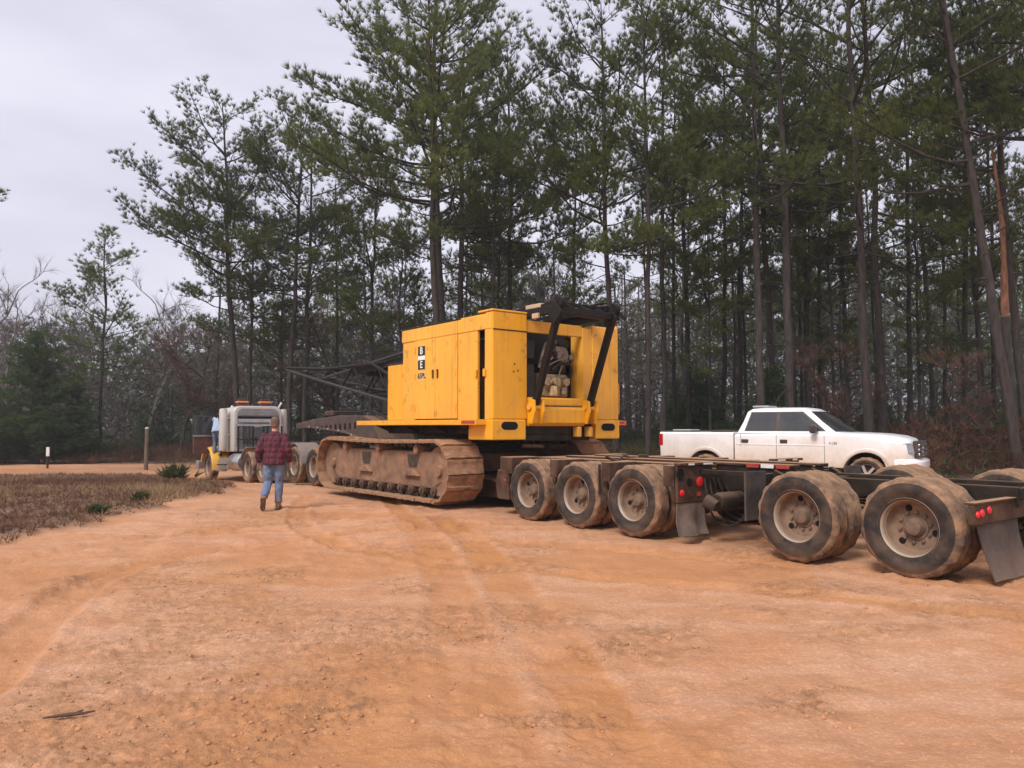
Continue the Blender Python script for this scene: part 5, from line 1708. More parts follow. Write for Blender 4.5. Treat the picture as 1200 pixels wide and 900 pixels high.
def truck():
    t = frame_thing('road_tractor', 'cream and maroon road tractor with yellow fenders pulling the lowboy', 'truck', 15.0, -0.26, R(1.9))
    cream = pmat('cream_cab_paint', (0.56, 0.54, 0.50), 0.3, 0, 0.06, 2, dust=0.30, up=0.25, low=(0.4, 1.5, 0.6), coat=0.2)
    grey = pmat('cab_back_grey', (0.26, 0.26, 0.27), 0.35, 0.5, 0.2, 3.5, dust=0.25, up=0.2)
    maroon = pmat('maroon_paint', (0.075, 0.018, 0.020), 0.3, 0, 0.1, 2, dust=0.25, coat=0.3)
    yel = pmat('fender_yellow', (0.80, 0.42, 0.03), 0.35, 0, 0.06, 2, dust=0.15, low=(-0.1, 0.5, 0.6))
    chrome = pmat('dull_chrome', (0.55, 0.54, 0.53), 0.25, 0.9, 0.1, 3, dust=0.3)
    glass = glassmat('cab_glass')
    for x in (0.0, -1.35):
        for sy in (1, -1):
            dual_wheel(t, x, sy * 1.18, 0.515, sy, x + sy)
        MB().tube([(x, -0.95, 0.5), (x, 0.95, 0.5)], 0.09, 12).build('axle', M_BLK, t, smooth=40)
    for sy in (1, -1):
        single_wheel(t, 4.35, sy * 1.15, 0.52, sy, 0.4)
        MB().bb(-1.95, 5.6, sy * 0.38, sy * 0.46, 0.72, 0.98).build('frame_rail', M_BLK, t, 0.01)
        # rear quarter fender
        rings = []
        for i in range(8):
            a = R(20 + 80 * i / 7)
            rings.append([(0 + q * math.cos(a), sy * yy, 0.5 + q * math.sin(a)) for q, yy in ((0.66, 1.2), (0.66, 0.56), (0.64, 0.56), (0.64, 1.2))])
        MB().loft(rings).build('quarter_fender', chrome, t, smooth=50)
        # fuel tank, step box
        MB().lathe([(0.0001, 1.05), (0.27, 1.06), (0.30, 1.10), (0.30, 2.10), (0.27, 2.14), (0.0001, 2.15)], (0, sy * 0.86, 0.66), 28, 'x').build('fuel_tank', chrome, t, smooth=40)
        MB().bb(2.25, 3.3, sy * 0.60, sy * 1.10, 0.42, 0.80).build('step_box', chrome, t, 0.03)
        MB().bb(2.3, 3.25, sy * 1.105, sy * 1.16, 0.56, 0.60).build('step_tread', M_BLK, t, 0.005)
        MB().bb(2.6, 3.3, sy * 1.0, sy * 1.18, 0.34, 0.40).build('step_tread', chrome, t, 0.01)
        # front fender: arched sheet over the wheel
        rings = []
        for i in range(15):
            a = R(190 - 176 * i / 14)
            rings.append([(4.35 + q * math.cos(a), sy * yy, 0.50 + q * math.sin(a)) for q, yy in ((0.70, 1.22), (0.74, 1.14), (0.76, 0.60), (0.72, 0.60), (0.70, 1.12), (0.67, 1.20))])
        MB().loft(rings).build('front_fender', yel, t, smooth=50)
        # tall air cleaner beside the cab
        MB().lathe([(0.0001, 1.05), (0.11, 1.06), (0.14, 1.12), (0.14, 2.50), (0.12, 2.56), (0.0001, 2.58)], (2.75, sy * 1.10, 0), 24, 'z').build('side_stack', cream, t, smooth=40)
        MB().bb(2.66, 2.84, sy * 0.90, sy * 1.0, 1.6, 1.66).build('stack_bracket', chrome, t)
        MB().bb(2.66, 2.84, sy * 0.90, sy * 1.0, 2.2, 2.26).build('stack_bracket', chrome, t)
        # mirror
        if sy > 0:
            continue
        MB().bb(3.72, 3.78, sy * 1.25, sy * 1.42, 1.75, 2.35).build('side_mirror', chrome, t, 0.02)
        MB().tube([(3.75, sy * 0.95, 2.4), (3.75, sy * 1.34, 2.40)], 0.015, 6).build('mirror_arm', chrome, t)
        MB().tube([(3.75, sy * 0.95, 1.7), (3.75, sy * 1.34, 1.70)], 0.015, 6).build('mirror_arm', chrome, t)
    # deck plate and fifth wheel behind the cab
    MB().bb(0.7, 2.2, -0.6, 0.6, 0.985, 1.02).build('deck_plate', chrome, t, 0.006)
    MB().bb(-1.2, 0.2, -0.5, 0.5, 0.99, 1.12).build('fifth_wheel', M_BLK, t, 0.03)
    # cab shell: rounded box
    KW = 0.88
    poly = [(-0.93, 1.02), (-0.95, 2.35)] + [(-0.95 + 0.27 * (1 - math.cos(R(a))), 2.35 + 0.30 * math.sin(R(a))) for a in (20, 40, 60, 80, 90)] + \
           [(0.95 - 0.27 * (1 - math.cos(R(a))), 2.35 + 0.30 * math.sin(R(a))) for a in (90, 80, 60, 40, 20)] + [(0.95, 2.35), (0.93, 1.02)]
    poly = [(y * 0.93, z) for y, z in poly]
    MB().prism(poly, 2.30, 3.85, 'yz').build('cab_shell', cream, t, 0.035, 35)
    # recessed back: rim, grey louvres, dark window
    inner = [(y * 0.86, 1.86 + (z - 1.86) * 0.88) for y, z in poly]
    MB().prism(inner, 2.285, 2.297, 'yz').build('back_panel', grey, t, 0.0)
    for z0, z1, m in ((2.30, 2.46, grey), (2.06, 2.18, chrome)):
        MB().bb(2.262, 2.284, -0.72, 0.72, z0, z1).build('back_band', m, t, 0.01)
    MB().bb(2.266, 2.284, -0.74, 0.74, 2.20, 2.275).build('back_slot', M_HOLE, t)
    MB().bb(2.27, 2.284, -0.50, 0.55, 1.28, 2.02).build('back_window', glass, t, 0.02)
    for k in range(7):
        MB().bb(2.262, 2.283, 0.58, 0.80, 1.22 + 0.118 * k, 1.30 + 0.118 * k).build('louvre', grey, t, 0.006)
    MB().bb(2.24, 2.30, -0.80, 0.80, 1.03, 1.10).build('back_sill', chrome, t, 0.01)
    # things seen behind the cab: hoses, battery, headlight work lamps
    for k in range(4):
        y = -0.35 + 0.22 * k
        MB().tube(smooth3([(2.27, y, 1.55), (2.0, y + 0.05, 1.25), (1.5, y, 1.12), (0.9, y * 0.5, 1.2)]), 0.018, 6).build('air_hose', (M_HOSE, M_RED, M_HOSE, M_BLKR)[k], t, smooth=60)
    # headache rack, chain rack and boxes behind the cab
    for y in (-0.78, -0.26, 0.26, 0.78):
        MB().bar((2.08, y, 1.03), (2.08, y, 1.95), 0.05).build('rack_post', M_BLK, t, 0.006)
    MB().bar((2.08, -0.82, 1.95), (2.08, 0.82, 1.95), 0.06).build('rack_rail', chrome, t, 0.008)
    MB().bar((2.08, -0.82, 1.45), (2.08, 0.82, 1.45), 0.04).build('rack_rail', M_BLK, t, 0.006)
    for y in (-0.6, -0.45, 0.42, 0.52, 0.62):
        MB().tube(smooth3([(2.03, y, 1.93), (2.0, y + 0.02, 1.6), (2.02, y - 0.02, 1.25), (1.98, y, 1.12)]), 0.022, 6).build('hanging_chain', M_BLKR, t, smooth=60)
    MB().bb(1.55, 2.02, -0.7, -0.2, 1.03, 1.32).build('tool_box', chrome, t, 0.02)
    MB().bb(2.18, 2.26, -0.10, 0.20, 1.88, 1.95).build('work_lamp', M_WHT, t, 0.02)
    # hood, bonnet, windscreen
    MB().prism([(3.86, 1.0), (3.86, 1.95), (4.3, 1.86), (5.5, 1.72), (5.62, 1.6), (5.62, 0.7), (5.1, 0.7), (4.0, 0.95)], -0.52, 0.52).build('bonnet', maroon, t, 0.06, 40)
    MB().bb(5.63, 5.68, -0.5, 0.5, 0.75, 1.62).build('grille', chrome, t, 0.02)
    MB().bb(5.5, 5.8, -1.2, 1.2, 0.40, 0.72).build('bumper', chrome, t, 0.04)
    MB().bb(3.851, 3.87, -0.82, 0.82, 1.98, 2.42).build('windscreen', glass, t)
    # side doors: right one closed, left one swung open
    MB().bb(3.05, 3.80, -0.958, -0.948, 1.15, 2.4).build('side_door', maroon, t, 0.01)
    d = MB().bb(4.23, 4.29, 0.98, 1.72, 0.98, 1.62).build('open_door', maroon, t, 0.02)
    for a, b_ in (((4.26, 1.0, 1.62), (4.26, 1.0, 2.32)), ((4.26, 1.0, 2.32), (4.26, 1.72, 2.36)), ((4.26, 1.72, 2.36), (4.26, 1.72, 1.62))):
        MB().bar(a, b_, 0.035).build('window_frame', M_NECK, d, 0.008)
    MB().bb(4.255, 4.265, 1.03, 1.69, 1.63, 2.31).build('door_glass', glass, d)
    MB().bb(4.2, 4.23, 1.0, 1.74, 1.60, 1.66).build('door_sill', chrome, d, 0.01)
    MB().bb(3.06, 3.83, 0.951, 0.958, 1.1, 2.38).build('door_opening', M_HOLE, t)
    # roof: beacons, clearance lamps, horn
    amber = pmat('amber_beacon', (0.72, 0.26, 0.10), 0.3, 0, 0.1, 8, dust=0.1)
    dred = pmat('beacon_base', (0.10, 0.022, 0.018), 0.5)
    for y in (0.42, -0.40):
        m = MB().bb(2.70, 2.92, y - 0.17, y + 0.17, 2.66, 2.78).build('beacon_mount', dred, t, 0.02)
        MB().bb(2.68, 2.94, y - 0.21, y + 0.21, 2.783, 2.85).build('beacon_bar', amber, m, 0.03)
        MB().bb(2.72, 2.90, y - 0.14, y + 0.14, 2.853, 2.93).build('beacon_top', dred, m, 0.02)
    for y in (-0.62, 0.0, 0.62):
        MB().lathe([(0.05, 2.645), (0.05, 2.68), (0.03, 2.71), (0.0001, 2.715)], (3.3, y, 0), 12, 'z').build('roof_lamp', M_WHT, t, smooth=40)
    MB().tube([(2.5, -0.80, 2.58), (2.45, -0.92, 2.80)], [0.03, 0.045], 10).build('air_horn', M_WHT, t, smooth=40)
    for sy in (1, -1):
        MB().bb(-2.05, -2.02, sy * 0.62, sy * 1.2, 0.12, 0.8).build('mudflap', M_FLAP, t, 0.006)
truck()

# ================================================================== pickup
def pickup():
    ang = R(-35)
    hx = Vector((math.cos(ang), math.sin(ang), 0))
    left = Vector((-math.sin(ang), math.cos(ang), 0))
    rear = Vector((4.83, 19.25, 0)) + left * 0.98
    z0 = gz(6.5, 19.6) + 0.02
    t = thing('pickup_truck', 'white crew cab pickup with tan mud along its lower side', 'pickup', (rear.x, rear.y, z0), (0, 0, ang))
    white = pmat('white_pickup_paint', (0.86, 0.86, 0.86), 0.28, 0, 0.02, 1, low=(0.60, 1.36, 0.9), dust_col=(0.52, 0.38, 0.25), coat=0.4)
    roofw = pmat('white_roof_paint', (0.86, 0.86, 0.86), 0.28, 0, 0.02, 1, coat=0.4)
    blk = pmat('black_plastic', (0.018, 0.018, 0.019), 0.5, dust=0.15)
    chrome = pmat('pickup_chrome', (0.62, 0.62, 0.64), 0.18, 0.9, 0.05, 3, dust=0.1)
    glass = glassmat('pickup_glass', (0.018, 0.022, 0.026), 0.04, 0.10)
    seam = pmat('panel_gap', (0.05, 0.045, 0.04), 0.7)
    alloy = pmat('dusty_alloy', (0.50, 0.48, 0.46), 0.35, 0.7, 0.1, 5, dust=0.5)
    def arch(cx, r, zc=0.42, zlow=0.47, n=12):
        a0 = math.asin((zlow - zc) / r)
        return [(cx + r * math.cos(a), zc + r * math.sin(a)) for a in [a0 + (math.pi - 2 * a0) * k / n for k in range(n + 1)]]
    # cab and front clip, bent in plan towards the nose
    poly = [(0.74, 0.47), (0.74, 1.33), (1.6, 1.345), (2.6, 1.345), (3.12, 1.36), (3.5, 1.35), (4.0, 1.325), (4.35, 1.28), (4.54, 1.215), (4.63, 1.12), (4.67, 0.85), (4.68, 0.62), (4.60, 0.50), (4.24, 0.47)] + arch(3.70, 0.50)[0:] + [(3.1, 0.44)]
    lay = [(-0.985, 1.0), (-0.955, 0.75), (-0.80, 0.32), (-0.45, 0.06), (0, 0), (0.45, 0.06), (0.80, 0.32), (0.955, 0.75), (0.985, 1.0)]
    fx = lambda x, a: x - 0.20 * a * max(0, (x - 3.9) / 0.78)
    fz = lambda x, z, a: z - (0.07 * a ** 1.5 * (1 if z > 1.0 else 0))
    layered(poly, lay, fx, fz).build('cab_body', white, t, 0.015, 40)
    # bed: two sides, tailgate, floor, front wall
    bp = [(-1.20, 0.60), (-1.22, 1.36), (0.715, 1.36), (0.715, 0.47)] + arch(0.0, 0.49) + [(-0.55, 0.52)]
    for sy in (1, -1):
        b = layered(bp, [(sy * 0.985, 1.0), (sy * 0.955, 0.3), (sy * 0.88, 0.0)], None, lambda x, z, a: z - (0.05 * a if z > 1.2 else 0))
        b.build('bed_side', white, t, 0.012, 40)
        MB().bb(-1.21, 0.71, min(sy * 0.87, sy * 0.965), max(sy * 0.87, sy * 0.965), 1.362, 1.385).build('bed_rail', blk, t, 0.006)
    MB().bb(-1.225, -1.16, -0.875, 0.875, 0.62, 1.35).build('tailgate', white, t, 0.015)
    MB().bb(-1.15, 0.71, -0.875, 0.875, 0.72, 0.80).build('bed_floor', blk, t)
    MB().bb(0.62, 0.71, -0.875, 0.875, 0.81, 1.35).build('bed_front', white, t)
    MB().bb(0.10, 0.60, -0.86, 0.86, 0.95, 1.40).build('tool_box', blk, t, 0.02)
    MB().bb(-1.05, -0.55, -0.55, 0.1, 1.30, 1.41).build('bed_load', pmat('pale_bed_load', (0.45, 0.44, 0.42), 0.6), t, 0.02)
    MB().bb(-1.40, -1.24, -0.95, 0.95, 0.52, 0.72).build('rear_bumper', chrome, t, 0.03)
    # wheel arch lips and dark wells
    for cx, r in ((3.70, 0.50), (0.0, 0.49)):
        for sy in (1, -1):
            rings = []
            for i in range(17):
                a = R(6 + 168 * i / 16)
                rings.append([(cx + q * math.cos(a), sy * yy, 0.42 + q * math.sin(a)) for q, yy in ((r - 0.005, 0.93), (r + 0.085, 0.955), (r + 0.07, 1.003), (r + 0.01, 1.01), (r - 0.012, 0.99))])
            MB().loft(rings).build('arch_lip', white, t, smooth=50)
            MB().lathe([(r - 0.02, 0), (r - 0.02, 0.42), (0.0001, 0.42)], (cx, sy * 0.5 if sy > 0 else -0.92, 0.44), 24, 'y').build('wheel_well', M_HOLE, t) if False else None
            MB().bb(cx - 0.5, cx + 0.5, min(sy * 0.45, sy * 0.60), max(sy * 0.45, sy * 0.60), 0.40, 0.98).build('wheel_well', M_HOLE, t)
    # wheels
    tm = tyre_meshes(0.40, 0.25, 0.235)
    b = MB().lathe([(0.250, 0.006), (0.255, -0.004), (0.238, -0.02), (0.225, -0.05), (0.220, -0.19)], (0, 0, 0), 36, 'y', cap=False)
    rim = b.mesh('rim', alloy, 35)
    b = MB()
    for k in range(6):
        a = 2 * math.pi * k / 6
        ca, sa = math.cos(a), math.sin(a)
        b.bar((0.05 * ca, -0.03, 0.05 * sa), (0.232 * ca, -0.035, 0.232 * sa), 0.058, 0.035, (0, 1, 0))
    b.lathe([(0.07, -0.06), (0.07, -0.018), (0.04, -0.008), (0.0001, -0.006)], (0, 0, 0), 20, 'y')
    spk = b.mesh('spoke_wheel', alloy, 35)
    back = MB().lathe([(0.0001, -0.09), (0.222, -0.09), (0.222, -0.095), (0.0001, -0.095)], (0, 0, 0), 28, 'y').mesh('brake_disc', pmat('brake_shadow', (0.03, 0.027, 0.025), 0.7, 0.3), 35)
    for cx in (0.0, 3.70):
        for sy in (1, -1):
            w = link('wheel', None, t, (cx, sy * 0.965, 0.395), (0, cx + 0.3, 0 if sy > 0 else math.pi))
            for nm, me in (('tyre', tm), ('rim', rim), ('spoke', spk), ('brake_disc', back)):
                link(nm, me, w)
    # greenhouse
    def side_y(z):
        return 0.915 - 0.20 * (z - 1.33) / 0.60
    lowr = [(0.78, 1.33), (3.08, 1.33)]
    upr = [(1.03, 1.88), (2.50, 1.88)]
    rings = []
    for (xa, xb, z, y) in ((0.78, 3.10, 1.31, 0.925), (0.92, 2.74, 1.60, 0.835), (1.00, 2.48, 1.84, 0.745), (1.10, 2.36, 1.915, 0.66), (1.35, 2.15, 1.945, 0.45)):
        dx = 0.26 * (1 - (z - 1.31) / 1.0)
        rings.append([(xa, -y, z), (xa - 0.03, 0, z), (xa, y, z), (xb, y, z), (xb + dx, y * 0.5, z), (xb + dx * 1.25, 0, z), (xb + dx, -y * 0.5, z), (xb, -y, z)])
    MB().loft(rings).build('cab_roof', roofw, t, 0.03, 50)
    def gy(z):
        return float(np.interp(z, [1.31, 1.60, 1.84, 1.915], [0.925, 0.835, 0.745, 0.66]))
    def wpane(xl, xr, nm, sy, z0, z1, off=0.006, m=glass):
        """xl, xr: x of the front and back edge at z0, 1.60, z1"""
        zs = (z0, 1.60, z1)
        A = [(xl[i], sy * (gy(zs[i]) + off), zs[i]) for i in range(3)] + [(xr[i], sy * (gy(zs[i]) + off), zs[i]) for i in range(3)]
        B = [(x, y - sy * 0.03, z) for x, y, z in A]
        F = [(0, 1, 4, 3), (1, 2, 5, 4), (6, 9, 10, 7), (7, 10, 11, 8), (0, 6, 7, 1), (1, 7, 8, 2), (3, 4, 10, 9), (4, 5, 11, 10), (2, 8, 11, 5), (0, 3, 9, 6)]
        return MB().add(A + B, F).build(nm, m, t)
    for sy in (1, -1):
        wpane((1.00, 1.06, 1.13), (1.72, 1.72, 1.72), 'side_window', sy, 1.395, 1.815, 0.010)
        wpane((1.80, 1.80, 1.80), (2.78, 2.55, 2.29), 'side_window', sy, 1.395, 1.815, 0.010)
        wpane((0.97, 1.035, 1.10), (2.86, 2.60, 2.32), 'window_trim', sy, 1.375, 1.838, 0.005, blk)
        ys = sy * 0.9865
        for x, za, zb in ((1.75, 0.50, 1.30), (2.83, 0.52, 1.27), (0.90, 1.0, 1.30)):
            MB().bar((x, ys, za), (x, ys, zb), 0.009, 0.004, (0, 1, 0)).build('door_seam', seam, t)
        MB().bar((0.725, sy * 0.94, 0.50), (0.725, sy * 0.94, 1.31), 0.02, 0.02).build('cab_gap', seam, t)
        MB().bar((1.0, ys, 0.60), (2.85, ys, 0.60), 0.004, 0.012, (0, 0, 1)).build('rocker_seam', seam, t)
        MB().bar((0.78, sy * 0.985, 1.06), (2.86, sy * 0.985, 1.045), 0.018, 0.028).build('side_crease', white, t, 0.008)
        MB().bar((0.80, sy * 0.972, 0.455), (3.12, sy * 0.972, 0.455), 0.06, 0.07).build('rocker_trim', blk, t, 0.01)
        for x in (0.98, 1.90):
            MB().box((x + 0.02, sy * 0.990, 1.135), (0.17, 0.03, 0.085)).build('door_handle', blk, t, 0.012)
        # mirror
        m = MB().box((2.62, sy * 1.10, 1.43), (0.14, 0.22, 0.20)).build('side_mirror', blk, t, 0.04)
        MB().bar((2.66, sy * 0.92, 1.38), (2.63, sy * 1.02, 1.40), 0.06, 0.05).build('mirror_arm', blk, m, 0.01)
        # lamps
        hl = MB().prism([(4.24, 0.90), (4.18, 1.15), (4.42, 1.14), (4.60, 1.11), (4.64, 0.88)], sy * 0.80, sy * 0.972)
        hl.v = [(x - 0.19 * max(0, (x - 3.9) / 0.78) * ((abs(y) - 0.80) / 0.175) ** 1.0 + 0.02, y, z) for x, y, z in hl.v]
        hl.build('headlight', pmat('headlight_lens', (0.30, 0.31, 0.33), 0.08, 0.5, 0.3, 14), t, 0.015)
        MB().box((4.18, sy * 0.968, 1.00), (0.09, 0.02, 0.16)).build('marker_lamp', M_ORG, t, 0.006)
        MB().bb(-1.236, -1.13, min(sy * 0.84, sy * 0.995), max(sy * 0.84, sy * 0.995), 1.0, 1.30).build('tail_lamp', pmat('pickup_tail_lamp', (0.42, 0.012, 0.018), 0.2), t, 0.012)
        lm = text_mesh('F-150', 0.075, chrome)
        link('badge', lm, t, (3.02, sy * 0.990, 1.10), (math.pi / 2, 0, 0 if sy < 0 else math.pi))
    # windscreen, following the front of the cab
    V = []
    for ra, rb, q in ((0, 1, 0.16), (0, 1, 0.6), (1, 2, 0.0), (1, 2, 0.5), (1, 2, 0.96)):
        for i in (3, 4, 5, 6, 7):
            p = Vector(rings[ra][i]).lerp(Vector(rings[rb][i]), q)
            V.append((p.x + 0.012, p.y * (0.955 if i in (3, 7) else 1.0), p.z + 0.010))
    V2 = [(x - 0.03, y, z - 0.02) for x, y, z in V]
    F = [(r * 5 + c, r * 5 + c + 1, r * 5 + c + 6, r * 5 + c + 5) for r in range(4) for c in range(4)]
    F += [tuple(i + 25 for i in reversed(f)) for f in list(F)]
    rim_i = [0, 1, 2, 3, 4, 9, 14, 19, 24, 23, 22, 21, 20, 15, 10, 5]
    F += [(rim_i[i], rim_i[(i + 1) % 16], rim_i[(i + 1) % 16] + 25, rim_i[i] + 25) for i in range(16)]
    MB().add(V + V2, F).build('windscreen', glass, t, 0.0, 60)
    for y in (-0.35, 0.3):
        MB().bar((3.22, y, 1.42), (3.0, y + 0.42, 1.56), 0.015).build('wiper', blk, t)
    # grille, bumper
    MB().bb(4.60, 4.71, -0.68, 0.68, 0.79, 1.17).build('grille', blk, t, 0.02)
    for z in (0.87, 0.97, 1.07):
        MB().bb(4.70, 4.735, -0.66, 0.66, z - 0.024, z + 0.024).build('grille_bar', chrome, t, 0.008)
    MB().lathe([(0.0001, 4.735), (0.10, 4.735), (0.11, 4.72), (0.11, 4.70)], (0, 0, 0.94), 20, 'x').build('grille_emblem', chrome, t, smooth=40)
    rings = []
    for y, dx in ((-1.0, 0.26), (-0.9, 0.12), (-0.6, 0.02), (0, 0), (0.6, 0.02), (0.9, 0.12), (1.0, 0.26)):
        rings.append([(4.52 - dx, y, 0.50), (4.52 - dx, y, 0.76), (4.70 - dx, y, 0.78), (4.80 - dx, y, 0.72), (4.80 - dx, y, 0.58), (4.72 - dx, y, 0.50)])
    MB().loft(rings).build('front_bumper', roofw, t, 0.015, 40)
    rings = [[(x - 0.02, y, z - 0.19 if z > 0.6 else z - 0.16) for x, y, z in r] for r in rings]
    MB().loft([[(x, y * 0.95, 0.34 + (z - 0.34) * 0.55) for x, y, z in r] for r in rings]).build('lower_valance', blk, t, 0.01, 40)
    # roof beacon
    MB().bb(1.02, 1.42, -0.42, 0.30, 1.955, 2.00).build('roof_light_bar', pmat('roof_bar_grey', (0.35, 0.35, 0.34), 0.5), t, 0.015)
    MB().bb(1.05, 1.4, -0.3, 0.2, 1.93, 1.954).build('bar_foot', blk, t)
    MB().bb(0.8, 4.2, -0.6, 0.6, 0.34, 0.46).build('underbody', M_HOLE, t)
pickup()

# ================================================================== people
M_SKIN = pmat('skin', (0.52, 0.29, 0.20), 0.55, 0, 0.08, 9)
M_HAIR = pmat('short_brown_hair', (0.14, 0.085, 0.055), 0.8, 0, 0.3, 25, bump=0.5, bscale=90)
def plaid():
    m, nt, out = _nodes('maroon_plaid_flannel')
    b = nt.nodes.new('ShaderNodeBsdfPrincipled')
    b.inputs['Roughness'].default_value = 0.9
    nt.links.new(b.outputs[0], out.inputs['Surface'])
    tc = nt.nodes.new('ShaderNodeTexCoord')
    sp = nt.nodes.new('ShaderNodeSeparateXYZ')
    nt.links.new(tc.outputs['Object'], sp.inputs[0])
    def band(src, per, ph, lo, hi):
        f = _math(nt, 'SINE', _math(nt, 'ADD', _math(nt, 'MULTIPLY', src, 2 * math.pi / per), ph))
        return _ramp(nt, _math(nt, 'ADD', _math(nt, 'MULTIPLY', f, 0.5), 0.5), lo, hi)
    h = band(sp.outputs['Z'], 0.105, 0.4, 0.45, 0.6)
    v = band(_math(nt, 'ADD', sp.outputs['Y'], sp.outputs['X']), 0.105, 0.0, 0.45, 0.6)
    l1 = band(sp.outputs['Z'], 0.105, 2.0, 0.95, 0.99)
    l2 = band(_math(nt, 'ADD', sp.outputs['Y'], sp.outputs['X']), 0.105, 2.0, 0.95, 0.99)
    c = _mix(nt, _math(nt, 'MULTIPLY', h, 0.6), (0.135, 0.014, 0.028), (0.018, 0.009, 0.014))
    c = _mix(nt, _math(nt, 'MULTIPLY', v, 0.6), c, (0.022, 0.012, 0.018))
    c = _mix(nt, _math(nt, 'MULTIPLY', _math(nt, 'MAXIMUM', l1, l2), 0.35), c, (0.20, 0.075, 0.085))
    nt.links.new(c, b.inputs['Base Color'])
    return m
M_JEAN = pmat('blue_denim', (0.105, 0.165, 0.27), 0.85, 0, 0.3, 5, dust=0.15, low=(0.0, 0.35, 0.5), bump=0.25, bscale=30)
M_BOOT = pmat('tan_work_boot', (0.19, 0.105, 0.045), 0.7, 0, 0.25, 9, dust=0.4)
M_SOLE = pmat('boot_sole', (0.055, 0.040, 0.028), 0.8, 0, 0.2, 9, dust=0.4)

def remeshed(b, name, mat, parent, voxel, smooth=6):
    o = b.build(name, mat, parent)
    m = o.modifiers.new('remesh', 'REMESH')
    m.mode = 'VOXEL'
    m.voxel_size = voxel
    m.use_smooth_shade = True
    s = o.modifiers.new('smooth', 'SMOOTH')
    s.factor = 0.5
    s.iterations = smooth
    return o

def lerp(a, b, t):
    return tuple(a[i] + (b[i] - a[i]) * t for i in range(3))

def hand(b, w, d, side, curl=0.35):
    """palm, four fingers and a thumb from the wrist w along d, slightly curled"""
    d = Vector(d).normalized()
    inn = Vector((0, -side, 0))                       # towards the thigh
    fwd = Vector((1, 0, 0)) - d * d.x
    fwd.normalize()
    w = Vector(w)
    b.tube([w - d * 0.02, w + d * 0.03, w + d * 0.085, w + d * 0.10], [(0.024, 0.030), (0.017, 0.040), (0.015, 0.043), (0.010, 0.038)], 10) if False else None
    for q in range(4):                                # palm from four broad rays so that it stays flat
        o = fwd * (0.030 - 0.020 * q)
        b.tube([w + o * 0.5 - d * 0.02, w + o + d * 0.05, w + o + d * 0.095], [0.015, 0.0145, 0.012], 8)
        L = (0.072, 0.080, 0.074, 0.058)[q]
        p = w + o + d * 0.092
        dd = Vector(d)
        pts = [p]
        for k, f in enumerate((0.42, 0.33, 0.25)):
            dd = (dd + inn * curl * (0.5 + 0.4 * k)).normalized()
            pts.append(pts[-1] + dd * L * f)
        b.tube(pts, [0.0095, 0.009, 0.0085, 0.007], 8)
    p = w + fwd * 0.030 + d * 0.03
    t1 = p + (fwd * 0.7 + d * 0.7 + inn * 0.25).normalized() * 0.045
    t2 = t1 + (fwd * 0.2 + d * 0.9 + inn * 0.3).normalized() * 0.032
    b.tube([w + d * 0.005 + fwd * 0.012, p, t1, t2], [0.014, 0.013, 0.011, 0.008], 8)

